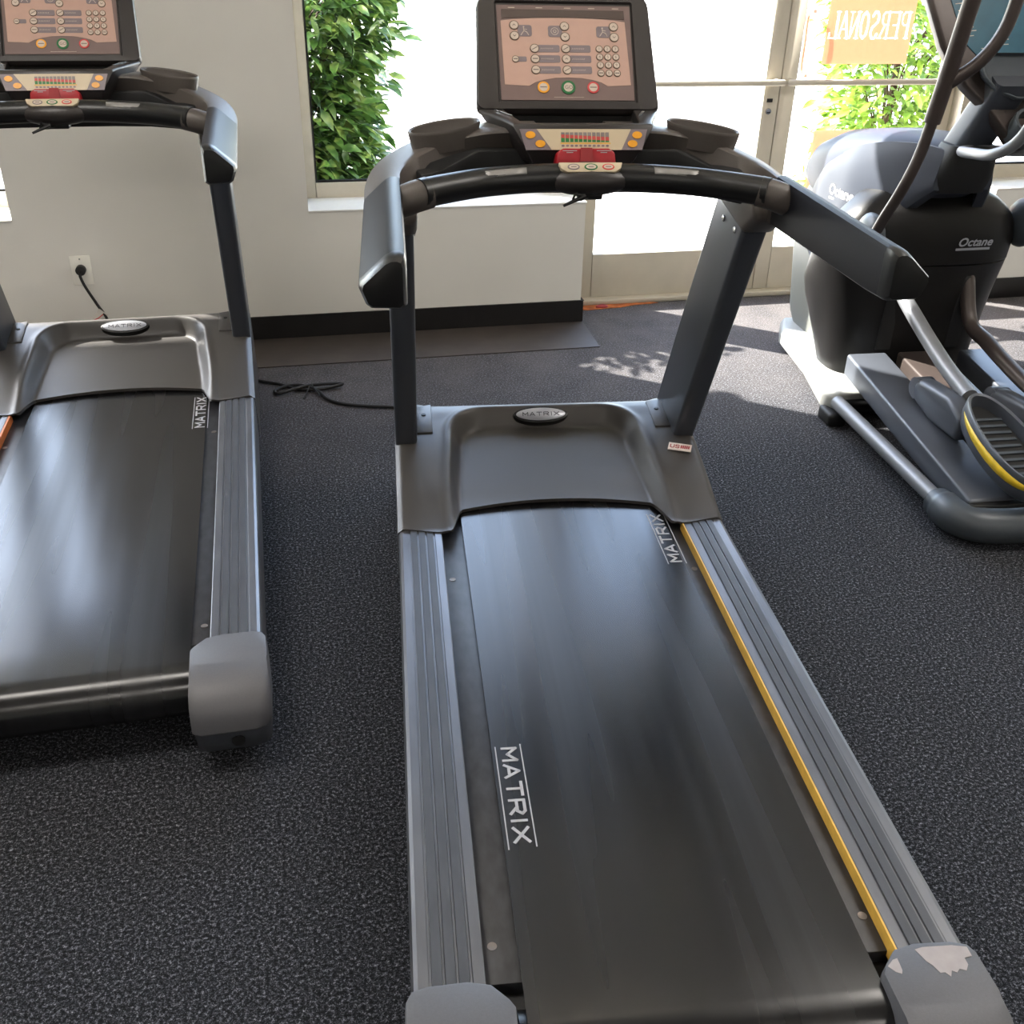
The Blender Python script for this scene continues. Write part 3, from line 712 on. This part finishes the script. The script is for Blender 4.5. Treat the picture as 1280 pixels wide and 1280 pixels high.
    m = MB(); m.loft([hring(.16, .155, .0, .24, -.085, .04), hring(.195, .188, -.012, .252, -.055, .04), hring(.209, .200, -.026, .262, -.018, .036), hring(.2095, .2005, -.026, .263, -.004, .036), hring(.206, .197, -.022, .259, .006, .034), hring(.160, .160, -.008, .238, .007, .006), hring(.157, .157, -.005, .235, .0015, .004)])
    hd = m.make('console_head', 'bezel', R)
    m = MB(); slab(m, fp, [(-.153, 0), (.153, 0), (.1545, .2294), (-.1545, .2294)], .0005, .003); pn = m.make('control_panel', 'panel', R)
    def pm(x, y):
        t = (y-37)/668.; xl = 165+40*t; xr = 1100+35*t
        return ((x-xl)/(xr-xl)*2-1)*.1535, (1-t)*.2294
    def pp(l): return [pm(*q) for q in l]
    m = MB(); top = [(193, 150)]+[(193+875*k/10, 150-24*math.sin(PI*k/10)**.6) for k in range(1, 10)]+[(1068, 150)]
    bot = [(1108, 598), (945, 606), (900, 580), (840, 563), (760, 550), (668, 546), (580, 550), (500, 563), (440, 580), (395, 606), (228, 598)]
    slab(m, fp, pp(top+bot), .0028, .0036); m.make('panel_face', 'pink', pn)
    m = MB(); slab(m, fp, pp([(197, 68), (1060, 70), (1065, 132), (1000, 130), (640, 122), (300, 128), (200, 134)]), .0028, .004); m.make('display_window', 'display', pn)
    U = .153*2/935.
    def button(x, y, r, ring='ring', icon=None, ri=.82):
        b = MB(); c = pm(x, y); slab(b, fp, circ(c[0], c[1], r*U, r*U, 18), .003, .0050); slab(b, fp, circ(c[0], c[1], r*U*ri, r*U*ri, 18), .003, .0056, 1)
        if icon == 'up': stroke(b, fp, [(c[0]-.003, c[1]-.0015), (c[0], c[1]+.0018), (c[0]+.003, c[1]-.0015)], .0012, .0054, .006, 2)
        elif icon == 'dn': stroke(b, fp, [(c[0]-.003, c[1]+.0015), (c[0], c[1]-.0018), (c[0]+.003, c[1]+.0015)], .0012, .0054, .006, 2)
        elif icon == 'bar': stroke(b, fp, [(c[0]-r*U*.5, c[1]), (c[0]+r*U*.5, c[1])], .0020, .0054, .006, 2)
        elif icon == 'slope': stroke(b, fp, [(c[0]-r*U*.5, c[1]-r*U*.3), (c[0]+r*U*.5, c[1]+r*U*.3)], .0016, .0054, .006, 2)
        elif icon: font_mesh(b, fp, icon, c[0]-r*U*(.30 if len(icon) == 1 else .52), c[1]-r*U*(.34 if len(icon) == 1 else .26), r*U*(1.0 if len(icon) == 1 else .74), h=.006, mi=2)
        b.make('button', [ring, 'btn', 'ink'], pn)
    def plate(poly): q = MB(); slab(q, fp, poly, .0034, .0042); q.make('label_plate', 'plate', pn)
    for (cx, cy) in ((362, 220), (575, 222), (915, 224)): plate(rrect(100*U, 84*U, 18*U, 4, *pm(cx, cy)))
    for (x0, x1) in ((432, 598), (650, 816)):
        for i, y in enumerate((345, 418, 495)):
            a = pm((x0+x1)/2+14+5*i, y); plate(rrect((x1-x0-10)*U, 54*U, 12*U, 4, *a))
    plate(rrect(80*U, 38*U, 10*U, 4, *pm(338, 420)))
    for (cx, cy) in ((362, 220), (915, 224)):
        m = MB(); f = lambda a, b2: pm(cx+a, cy+b2)
        stroke(m, fp, [f(-25, 30), f(-5, 0), f(-8, -18)], .0016, .0042, .0047); stroke(m, fp, [f(-5, 0), f(15, 10), f(28, 30)], .0016, .0042, .0047); stroke(m, fp, [f(-8, -12), f(15, -8)], .0012, .0042, .0047)
        slab(m, fp, circ(*f(-8, -26), .0018), .0042, .0047); m.make('runner_icon', 'btn', pn)
    c = pm(572, 222); m = MB()
    stroke(m, fp, [(c[0]+.0085*math.cos(k*PI/8), c[1]+.0085*math.sin(k*PI/8)) for k in range(17)], .0012, .0042, .0047)
    stroke(m, fp, [(c[0]+.0035*math.cos(k*PI/4), c[1]+.0035*math.sin(k*PI/4)) for k in range(9)], .0012, .0042, .0047)
    m.make('track_icon', 'btn', pn)
    for (x0) in (475, 693):
        for i, y in enumerate((345, 418, 495)):
            m = MB()
            for k in range(7):
                a = pm(x0+5*i+k*13, y); stroke(m, fp, [(a[0], a[1]-.0012), (a[0]+.0018, a[1]+.0012)], .0009, .0042, .0047)
            m.make('label_text', 'btn', pn)
    m = MB()
    for k in range(30):
        a = pm(570+k*7, 684); stroke(m, fp, [(a[0], a[1]), (a[0]+.0012, a[1])], .001, .003, .0034)
    m.make('panel_footer_text', 'btn', pn)
    for x in (245, 440, 640, 810, 980):
        a = pm(x, 55); m = MB(); stroke(m, fp, [(a[0], a[1]), (a[0]+.014, a[1])], .0014, .003, .0034); m.make('display_caption', 'btn', pn)
    for (x, y1, y2) in ((287, 182, 257), (640, 187, 262), (987, 187, 262)):
        button(x, y1, 34, icon='up'); button(x+5, y2, 34, icon='dn')
    for x in (432, 650):
        for i, y in enumerate((345, 418, 495)): button(x+5*i, y, 33, icon=('slope', 'bar', 'bar')[i] if x < 500 else ('slope', 'up', 'slope')[i])
    button(300, 421, 25, icon='bar')
    digits = '1234567890'
    for r_ in range(4):
        for c_ in range(3):
            t = digits[r_*3+c_] if r_ < 3 else (None, '0', None)[c_]
            button(885+57*c_+4*r_, 345+57*r_, 26, icon=t or 'bar', ri=.78)
    button(495, 617, 42, 'orangeb', 'bar', .70); button(668, 617, 50, 'green', 'GO', .66); button(842, 617, 42, 'redr', 'bar', .72)
    return R, hood, fp

TM, hood, fp = make_treadmill('complete charcoal treadmill in the middle foreground with its whole console and belt in view')
LT = dup(TM, (-1.141, .840, 0), .1180, 'charcoal treadmill cut by the left edge of the photo, in front of the wall outlet')
LT['group'] = TM['group']
# wear that only one machine has
m = MB(); m.box((.3100, .0, .165), (.3133, 1.29, .2008)); m.make('yellow_edge_tape', 'yellow', TM)
m = MB(); m.box((-.3133, .0, .165), (-.3075, 1.29, .2012)); m.make('orange_edge_tape', 'orange', LT)
sp = Plane((.337, 1.567, .2822), (.93, -.36, 0), (.36*.97, .93*.97, .22))
m = MB(); slab(m, sp, [(0, -.018), (.064, -.018), (.064, .012), (0, .012)], 0, .003); st = m.make('sticker', 'paper', TM)
m = MB(); word(m, sp, 'US', .006, -.009, .013, .010, .004, .0028, .003, .0036)
for k in range(5): slab(m, sp, [(.034+.0052*k, -.009), (.038+.0052*k, -.009), (.038+.0052*k, .004), (.034+.0052*k, .004)], .003, .0036)
m.make('sticker_print', 'redp', st)
chp = [(.336, .004), (.345, -.018), (.352, -.026), (.358, -.040), (.366, -.040), (.372, -.048), (.378, -.038), (.385, -.042), (.392, -.036), (.402, -.040), (.410, -.030), (.410, -.018), (.424, -.016), (.424, .001), (.40, .006), (.35, .007)]
m = MB(); m.loft([[(.352+(x-.352)*.93, -.002+(y)*.95-.004, .2046) for x, y in chp], [(.352+(x-.352)*.93, -.002+(y)*.95-.004, .2053) for x, y in chp]], smooth=False)
ch2 = [(.284, -.026), (.296, -.016), (.304, -.014), (.303, -.034), (.300, -.040), (.292, -.036)]
m.loft([[(x, y, .2030) for x, y in ch2], [(x, y, .2052) for x, y in ch2]], smooth=False)
m.make('worn_patch', 'chip', TM)

# ------------------------------------------------------------------ elliptical trainer
EL = thing('elliptical_trainer', 'grey and black elliptical trainer cut by the right edge in front of the door', 'elliptical trainer', (1.535, 1.4, 0), .05)
def sup(cx, cy, a, b, z, e=2.6, n=36, tilt=0):
    o = []
    for k in range(n):
        t = 2*PI*k/n; c, s_ = math.cos(t), math.sin(t)
        x = a*math.copysign(abs(c)**(2/e), c); y = b*math.copysign(abs(s_)**(2/e), s_)
        o.append((cx+x, cy+y, z+tilt*y))
    return o
# base flange
m = MB()
fl_ = [(-.345, .90), (-.37, .96), (-.31, 1.25), (-.27, 1.60), (-.22, 1.72), (.22, 1.72), (.27, 1.60), (.31, 1.25), (.37, .96), (.345, .90)]
m.loft([[(x, y, .035) for x, y in fl_], [(x, y, .085) for x, y in fl_], [(x*.95, y*.99+.01, .11) for x, y in fl_]], smooth=False); m.make('base_flange', 'silw', EL, bevel=.012, seg=3)
# front flywheel housing
prof = [(1.10, .07), (1.66, .07), (1.74, .14), (1.80, .40), (1.78, .62), (1.70, .72), (1.10, .72)]
prism(prof, 'x', -.195, .195).make('flywheel_housing', 'hous', EL, bevel=.045, seg=4)
rg = []
for (y, w_, zt, zb) in ((.965, .055, .905, .84), (.985, .085, .925, .81), (1.03, .115, .938, .77), (1.12, .155, .944, .72), (1.25, .200, .942, .66), (1.42, .225, .925, .61), (1.57, .225, .898, .60), (1.69, .215, .850, .615), (1.76, .195, .790, .64), (1.785, .16, .740, .66)):
    cz, hz = (zt+zb)/2, (zt-zb)/2; rg.append([])
    for k in range(40):
        t = 2*PI*k/40; c, s_ = math.cos(t), math.sin(t); rg[-1].append((w_*math.copysign(abs(c)**.6, c), y, cz+hz*math.copysign(abs(s_)**.7, s_)))
m = MB(); m.loft(rg); m.make('top_shroud', 'topsh', EL)
# side disc panels with arc edge
for sx in (-1, 1):
    tp_ = [(.97, .925), (1.05, .932), (1.14, .925), (1.28, .895), (1.42, .84), (1.53, .77), (1.61, .69), (1.66, .58)]
    lw_ = [(.97, .80), (1.03, .74), (1.10, .66), (1.18, .55), (1.25, .45), (1.50, .42), (1.62, .46), (1.66, .56)]
    rows_o = []; rows_i = []
    for j in range(31):
        y = .97+.69*j/30; z0, z1 = slerp(y, lw_), slerp(y, tp_)
        X = .238-.125*(max(0, (1.34-y)/.37))**1.7-.02*(max(0, (y-1.5)/.16))**2
        ro = []; ri = []
        for i in range(13):
            f = i/12; z = z0+(z1-z0)*f; edge = .012*(abs(2*f-1)**6)
            ro.append((sx*(X-edge-.05*max(0, z-.78)/.16*.5), y, z)); ri.append((sx*(X-.05), y, z))
        rows_o.append(ro); rows_i.append(ri)
    o = MB(); rr_l = [a_+b2[::-1] for a_, b2 in zip(rows_o, rows_i)]; o.loft(rr_l); o = o.make('side_panel', 'sidep', EL)
    lp = Plane((sx*.2400, 1.50 if sx < 0 else 1.2, .690), (0, sx*1.0, -.22*0-.0), (0, 0, 1)) if sx > 0 else Plane((-.2392, 1.450, .690), (0, -.999, .03), (0, .04, .998))
    q = MB(); font_mesh(q, lp, 'Octane', .01, .0, .054, shear=.1, off=.0014, h=.0012, sx=1.12); stroke(q, lp, [(.02, -.014), (.17, -.014)], .008, 0, .0012); q.v = [(sx*(.2395-.125*(max(0, (1.34-y)/.37))**1.7), y, z) for x, y, z in q.v]
    q.make('logo', 'signw', o)
# black rear shroud, upper and lower
def shr(z): 
    return lerp(z, [(.10, .275), (.2, .292), (.37, .33), (.52, .348), (.60, .343), (.65, .330), (.70, .298), (.74, .250), (.77, .19), (.79, .12)]), lerp(z, [(.10, .15), (.25, .20), (.38, .24), (.46, .215), (.54, .185), (.60, .155), (.65, .135), (.71, .122), (.76, .10), (.79, .07)]), lerp(z, [(.10, 1.18), (.38, 1.258), (.46, 1.233), (.54, 1.203), (.60, 1.173), (.65, 1.155), (.71, 1.152), (.76, 1.17), (.79, 1.18)])
m = MB(); m.loft([sup(0, shr(z)[2], shr(z)[0], shr(z)[1], z, 2.9) for z in (.10, .16, .22, .28, .34, .40, .46, .50, .525)]); lowr = m.make('lower_shroud', 'eblack', EL)
m = MB(); m.loft([sup(0, shr(z)[2], shr(z)[0]*1.004, shr(z)[1]*1.01, z, 2.9) for z in (.53, .56, .60, .63, .66, .69, .715, .74, .76, .775, .785, .79)]); upr = m.make('upper_shroud', 'eblack', EL)
for x in (-.13, .14):
    m = MB(); sl = [(x-.028, .22), (x-.022, .44), (x-.008, .485), (x+.012, .485), (x+.026, .44), (x+.028, .22)]
    m.loft([[(a, lerp(z, [(.2, 1.025), (.5, 1.025)])-.002, z) for a, z in sl], [(a, 1.10, z) for a, z in sl]], smooth=False); m.make('arm_slot', 'gasket', EL)  # shallow black patches stand in for the shade inside the slots
lp = Plane((.055, 1.0035, .600), (1, .06, 0), (0, -.02, .99))
m = MB(); font_mesh(m, lp, 'Octane', 0, 0, .041, shear=.25, off=.001, h=.002, sx=1.1); stroke(m, lp, [(0, -.011), (.128, -.011)], .008, .001, .002); m.make('logo', 'badge', upr)
m = MB(); lp2 = Plane((-.215, 1.045, .455), (1, -.1, 0), (0, 0, 1)); slab(m, lp2, [(0, 0), (.05, 0), (.05, .022), (0, .022)], -.004, .001); m.make('warning_label', 'edark', lowr)
# boot around the neck
m = MB(); m.loft([sup(0, 1.06, .11, .10, .79, 3), sup(0, 1.02, .105, .09, .85, 3), sup(0, 1.0, .095, .08, .90, 3), sup(0, .985, .08, .075, .945, 3)]); m.make('neck_boot', 'blackm', EL)
# neck
m = MB(); m.loft([rr_ for rr_ in [[(x, 1.03+y, .90+y*.5) for x, y in rrect(.125, .085, .02)], [(x+.02, .875+y, 1.16+y*.5) for x, y in rrect(.125, .08, .02)]]], smooth=True); m.make('console_neck', 'sil', EL)
# console
cp = Plane((0, .905, 1.10), (1, 0, 0), (0, .38, .925))
CX = .08
co = [(CX+a, b) for a, b in ((-.01, -.165), (-.05, -.11), (-.12, -.03), (-.19, .03), (-.235, .09), (-.27, .15), (-.318, .29), (-.31, .36), (.31, .36), (.318, .29), (.27, .15), (.235, .09), (.19, .03), (.12, -.03), (.05, -.11), (.01, -.165))]
m = MB(); m.loft([[cp.p(CX+(a-CX)*.7, b*.8+.05, -.09) for a, b in co], [cp.p(CX+(a-CX)*.97, b, -.035) for a, b in co], [cp.p(a, b, 0) for a, b in co], [cp.p(CX+(a-CX)*.96, b*.98, .012) for a, b in co]], smooth=False); ch = m.make('console', 'edark', EL, bevel=.008, seg=3)
sc_ = [(CX+a, b) for a, b in ((-.15, .115), (-.20, .16), (-.255, .31), (.255, .31), (.20, .16), (.15, .115))]
m = MB(); slab(m, cp, sc_, .010, .0145); scn = m.make('console_face', 'screen', EL)
m = MB(); 
for (a, b, l) in ((-.15, .27, .03), (-.14, .25, .02), (-.12, .20, .03), (-.115, .19, .035), (-.118, .175, .03), (-.04, .15, .07), (-.03, .165, .06), (-.02, .18, .05), (-.06, .14, .06)):
    stroke(m, cp, [(a, b), (a+l, b+.003)], .0022, .0144, .0152)
m.make('console_print', 'btn', scn)
m = MB(); tp = [(-.155, .115), (-.175, .08), (-.165, .045), (-.12, .0), (-.05, -.025), (.05, -.025), (.12, .0), (.165, .045), (.175, .08), (.155, .115)]
m.loft([[cp.p(CX+a*.8, b*.8+.02, .0) for a, b in tp], [cp.p(CX+a, b, .055) for a, b in tp], [cp.p(CX+a*.94, b*.94+.006, .065) for a, b in tp], [cp.p(CX+a*.86, b*.86+.012, .045) for a, b in tp]], smooth=False); m.make('control_tray', 'ecap', EL, bevel=.006, seg=3)
m = MB(); hp = Plane(cp.p(.085, -.10, .03), (1, 0, 0), (0, .75, .66)); m.loft([[hp.p(a, b, h) for a, b in circ(0, 0, r, r, 28)] for r, h in ((.045, -.05), (.052, .02), (.05, .03), (.040, .028), (.034, -.03))]); m.make('cup_holder', 'ecap', EL)
# stationary handle (horn)
m = MB(); m.tube(smooth_path([(-.0, .96, .930), (-.075, .90, .938), (-.14, .74, .962), (-.165, .60, .985), (-.155, .52, 1.03), (-.15, .47, 1.11), (-.15, .45, 1.22)], 6), .0165, 14)
m.tube(smooth_path([(.0, .96, .930), (.075, .90, .938), (.17, .74, .962), (.20, .60, .985), (.20, .52, 1.03), (.20, .47, 1.11), (.20, .45, 1.22)], 6), .0165, 14); m.make('fixed_handlebar', 'egrey', EL)
# moving arms
for sx in (-1, 1):
    py = 0 if sx < 0 else .16
    m = MB(); m.ell((sx*(.318+py*.15), .93+py, .655), .035, .085, .085); m.make('pivot_cover', 'ecap', EL)
    m = MB(); m.tube(smooth_path([(sx*(.335+py*.2), .885+py, .665), (sx*(.34+py*.2), .82+py, .755), (sx*(.335+py*.2), .755+py, .86), (sx*(.315+py*.2), .735+py, .96), (sx*(.305+py*.2), .722+py, 1.06)], 6), [.0175]*25, 14)
    ar = m.make('moving_arm', 'edark', EL)
    m = MB(); m.tube(smooth_path([(sx*(.3055+py*.2), .7225+py, 1.055), (sx*(.301+py*.2), .705+py, 1.16), (sx*(.298+py*.2), .685+py, 1.28), (sx*(.295+py*.2), .665+py, 1.40), (sx*(.29+py*.2), .64+py, 1.55)], 6), .0245, 14)
    m.make('arm_grip', 'edark', ar)
    m = MB(); m.tube(smooth_path([(sx*(.302+py*.2), .708+py, 1.155), (sx*(.27+py*.2), .690+py, 1.185), (sx*(.235+py*.2), .672+py, 1.22), (sx*(.205+py*.2), .655+py, 1.27), (sx*(.185+py*.2), .645+py, 1.33), (sx*(.175+py*.2), .64+py, 1.42)], 6), .019, 14)
    m.make('arm_branch', 'edark', ar)
# beams
for (x0, x1, d, k) in ((-.285, -.135, -.03, 'sil'), (-.090, .075, -.015, 'edark'), (.150, .29, -.01, 'sil')):
    m = MB(); r0 = [(x0, .99, .145), (x1, .99, .145), (x1, .99, .225), (x0, .99, .225)]; r1 = [(x0+d, .08, .045), (x1+d, .08, .045), (x1+d, .08, .125), (x0+d, .08, .125)]
    m.loft([r0, r1], smooth=False); m.make('ramp_beam', k, EL, bevel=.010, seg=3)
for sx in (-1, 1):
    m = MB(); m.tube([(sx*.335, .90, .075), (sx*.335, .15, .062)], .0255, 16); m.make('side_tube', 'egrey', EL)
    m = MB(); m.box((sx*.345-.035, .85, .0), (sx*.345+.035, .95, .05)); m.make('front_foot', 'blackm', EL, bevel=.012, seg=3)
m = MB(); m.tube([(-.34, .90, .055), (.34, .90, .055)], .03, 14); m.make('front_crossbar', 'black', EL)
m = MB(); m.tube(smooth_path([(-.336, .205, .061), (-.336, .16, .061), (-.330, .10, .061), (-.295, .055, .061), (-.22, .035, .061), (0, .03, .061), (.22, .035, .061), (.295, .055, .061), (.330, .10, .061), (.336, .16, .061), (.336, .205, .061)], 6), [.040]*2+[.046]*4+[.052]*49+[.046]*4+[.040]*2, 20); m.make('rear_stabilizer', 'ecap', EL)
m = MB(); m.box((-.315, .06, .05), (.29, .115, .118)); m.make('beam_end_trim', 'black', EL, bevel=.012)
# pedal arms, links, pedals
for sx, ox, dy in ((-1, -.130, 0), (1, .155, .12)):
    m = MB(); m.tube(smooth_path([(ox, 1.06, .50), (ox, .97, .445+dy*-.9), (ox, .85, .395-dy*.75), (ox, .73, .350-dy*.6), (ox-.004, .60, .312-dy*.45), (ox-.01, .45, .282-dy*.3)], 6), .026, 16); m.make('pedal_arm', 'egrey' if sx < 0 else 'edark', EL)
    m = MB(); pr = [(.60, .275), (.64, .27), (.655, .235), (.63, .19), (.52, .165), (.36, .17), (.36, .25), (.45, .285)]
    prism([(y, z-dy*.4) for y, z in pr], 'x', ox-.085, ox-.02).make('link_cover', 'sil', EL, bevel=.02, seg=3)
    m = MB(); m.loft([[(x, .64+.036*math.cos(q*PI/8), .235-dy*.4+.036*math.sin(q*PI/8)) for q in range(16)] for x in (ox-.083, ox-.024)]); m.make('link_pivot', 'sil', EL)
    P = thing_p = None
    pc = Plane((ox-.035, .20, .228-dy*.3), (1, 0, 0), (0, .965, .262))
    def ov(g, h, gy=1., n=40):
        o = []
        for q in range(n):
            t = 2*PI*q/n; c, s_ = math.cos(t), math.sin(t); e = 2.3
            x = .082*math.copysign(abs(c)**(2/e), c); y = .205*math.copysign(abs(s_)**(2/e), s_)
            x *= (1-.14*(s_ if s_ > 0 else 0))
            o.append(pc.p(x*g, y*gy, h))
        return o
    m = MB(); m.loft([ov(.80, -.045, .90), ov(.96, -.03, .97), ov(1.04, 0, 1.0), ov(1.02, .038, 1.0), ov(.97, .045, .985), ov(.86, .042, .94), ov(.80, .0, .90), ov(.5, -.004, .6)]); pd = m.make('pedal', 'sil', EL)
    m = MB(); m.loft([ov(.79, .002, .89), ov(.79, .008, .89)]); m.make('footbed', 'blackm', pd)
    m = MB()
    for k in range(9):
        y = -.13+.03*k; slab(m, pc, [(-.05, y), (.05, y), (.05, y+.010), (-.05, y+.010)], .006, .013)
    m.make('footbed_ridges', 'ecap', pd)
    # yellow stripe along the outer flank
    m = MB(); a = ov(1.05, 0, 1.005, 80); b_ = ov(1.035, .030, 1.004, 80); idx = range(30, 60)
    ra = []; rb = []
    for k in idx:
        t = (k-30)/29; w = math.sin(PI*t)**.7
        mid = .6; ra.append(tuple(V(a[k]).lerp(V(b_[k]), mid-.6*w))); rb.append(tuple(V(a[k]).lerp(V(b_[k]), mid+.35*w)))
    m.loft([ra, rb], closed=False, caps=False); y_ = m.make('yellow_stripe', 'yel', pd); y_.modifiers.new('t', 'SOLIDIFY').thickness = .002

# ------------------------------------------------------------------ small things
# wall outlet with plug
o = thing('wall_outlet', 'ivory wall outlet plate low on the wall behind the left treadmill', 'outlet'); o.matrix_world = WM @ Matrix.Translation((-1.275, 0, .327))
m = MB(); m.box((-.038, -.006, -.058), (.038, -.0005, .058)); m.make('cover_plate', 'outlet', o, bevel=.003)
m = MB(); m.loft([[(.002*0+.003*math.cos(q*PI/4), y, .045+.003*math.sin(q*PI/4)) for q in range(8)] for y in (-.006, -.008)]); m.make('screw', 'chrome', o)
c = thing('power_cord', 'short black power cord plugged into the wall outlet with a clear tag on it', 'cord'); c.matrix_world = WM @ Matrix.Translation((-1.275, 0, .327))
m = MB(); m.loft([[(.0+.019*math.cos(q*PI/10), y, .005+.019*math.sin(q*PI/10)) for q in range(20)] for y in (-.006, -.03, -.036)]); m.make('plug', 'blackm', c, bevel=.003)
m = MB(); m.tube(smooth_path([(0, -.034, .002), (.0, -.055, -.012), (.015, -.07, -.05), (.05, -.10, -.11), (.085, -.14, -.165), (.10, -.22, -.25), (.09, -.32, -.312), (.06, -.40, -.321)], 6), .0055, 10); m.make('cable', 'blackm', c)
m = MB(); tpn = Plane((.060, -.120, -.128), (.72, -.25, -.62), (.62, -.1, .75)); slab(m, tpn, [(-.004, -.055), (.036, -.050), (.034, .006), (-.006, .004)], 0, .0012); tg = m.make('tag', 'tag', c)
m = MB(); stroke(m, tpn, [(.002, -.05), (.012, -.03), (.018, -.004)], .004, .0011, .0016); m.make('tag_print', 'redr', tg)
# floor cable with a loop
m = MB()
cab = [(-.985, 2.80, .012), (-.93, 2.77, .008), (-.86, 2.735, .008), (-.79, 2.685, .008), (-.72, 2.67, .010), (-.655, 2.685, .014), (-.62, 2.70, .018), (-.66, 2.705, .018), (-.74, 2.69, .02), (-.80, 2.66, .018), (-.855, 2.64, .010), (-.87, 2.675, .008), (-.83, 2.71, .010), (-.77, 2.70, .016), (-.71, 2.65, .012), (-.67, 2.58, .008), (-.61, 2.535, .008), (-.52, 2.51, .008), (-.42, 2.49, .008), (-.36, 2.42, .008), (-.30, 2.2, .02), (-.27, 1.92, .04)]
m.tube(smooth_path(cab, 6), .0062, 10)
fc = thing('power_cord', 'black power cord lying knotted on the carpet between the two treadmills', 'cord')
m.make('cable', 'blackm', fc)
m = MB(); m.tube(smooth_path([(-.70, 2.61, .012), (-.73, 2.665, .026), (-.735, 2.70, .026), (-.76, 2.60, .004)], 5), .0025, 6); m.make('twist_tie', 'blackm', fc)
# red scrap and orange stain by the door
m = MB(); m.loft([[(.935+.030*math.cos(q*PI/8), .165+.014*math.sin(q*PI/8), z) for q in range(16)] for z in (.0, .008)]+[[(.935+.018*math.cos(q*PI/8), .165+.008*math.sin(q*PI/8), .014) for q in range(16)]])
tag(wall_obj(m, 'door_wedge', 'redp'), 'small dull red scrap lying by the door threshold at the sill corner', 'scrap')
m = MB(); pts = [(.80, .20), (.80, .15), (.86, .135), (.95, .145), (1.02, .15), (1.10, .175), (1.22, .185), (1.20, .20)]
m.loft([[(x, y, .0006) for x, y in pts], [(x, y, .0025) for x, y in pts]], smooth=False)
structure(wall_obj(m, 'trim_7', 'stain'))
# unseen ceiling panels added as interior fill light
def fill_panel(u, v, lab):
    t = thing('ceiling_light', lab, 'ceiling light', group='ceiling light panels'); t.matrix_world = WM @ Matrix.Translation((u, v, CEIL-.03))
    m = MB(); m.box((-.62, -.32, 0), (.62, .32, .028)); m.make('frame', 'sill', t, bevel=.004)
    m = MB(); m.box((-.58, -.28, -.004), (.58, .28, .002)); m.make('diffuser', 'lamp', t)
for u in (-3, .2, 3.4):
    for v in (-2.2, -4.8, -7.4): fill_panel(u, v, 'flush rectangular ceiling light panel above the exercise machines')

# ------------------------------------------------------------------ light
az = math.atan2(-.547, .837); el = math.radians(40)
sd = V((.837*math.cos(el), -.547*math.cos(el), -math.sin(el)))
L = bpy.data.lights.new('sun', 'SUN'); L.energy = 36; L.angle = math.radians(.6); L.color = (1, .95, .88)
lo = bpy.data.objects.new('sun', L); COL.objects.link(lo); lo.rotation_euler = sd.to_track_quat('-Z', 'Y').to_euler()
lo.location = (-4, 8, 6)
w = bpy.data.worlds.new('sky'); S.world = w; w.use_nodes = True
nt = w.node_tree; bg = nt.nodes['Background']
sk = nt.nodes.new('ShaderNodeTexSky'); sk.sky_type = 'NISHITA'; sk.sun_disc = False
sk.sun_elevation = el; sk.sun_rotation = math.atan2(-sd.x, -sd.y)
hs = nt.nodes.new('ShaderNodeHueSaturation'); hs.inputs['Saturation'].default_value = .8
nt.links.new(sk.outputs[0], hs.inputs['Color']); nt.links.new(hs.outputs[0], bg.inputs['Color']); bg.inputs['Strength'].default_value = 1.9
for i in range(2):
    for (u, v) in ((-1.5, -2.6), (2.0, -2.6)) if i == 0 else ((-1.5, -6.2), (2.0, -6.2)):
        A = bpy.data.lights.new('ceiling_lamp', 'AREA'); A.shape = 'RECTANGLE'; A.size = 1.2; A.size_y = .6; A.energy = 38; A.color = (1, .94, .87)  # unseen area lamps added as warm fill for the room
        ao = bpy.data.objects.new('ceiling_lamp', A); COL.objects.link(ao); ao.matrix_world = WM @ Matrix.Translation((u, v, CEIL-.05))

# ------------------------------------------------------------------ camera
cam = bpy.data.cameras.new('camera'); co_ = bpy.data.objects.new('camera', cam); COL.objects.link(co_)
cam.sensor_width = 36; cam.lens = 1271.04/1280*36; cam.clip_start = .02
r_ = V((0.99374704, -0.10981939, 0.02016214)); u_ = V((0.03749893, 0.49834744, 0.86616607)); f_ = V((0.10516959, 0.85999391, -0.49934941))
Mx = Matrix.Identity(4)
for i in range(3): Mx[i][0] = r_[i]; Mx[i][1] = u_[i]; Mx[i][2] = -f_[i]
Mx.translation = V((-.4058, -.9292, 1.5354)); co_.matrix_world = Mx
S.camera = co_
S.view_settings.view_transform = 'Standard'; S.view_settings.look = 'None'; S.view_settings.gamma = 1; S.view_settings.use_curve_mapping = False
S.view_settings.exposure = 0
S.cycles.use_denoising = True
S.cycles.max_bounces = 8; S.cycles.diffuse_bounces = 5; S.cycles.transparent_max_bounces = 12
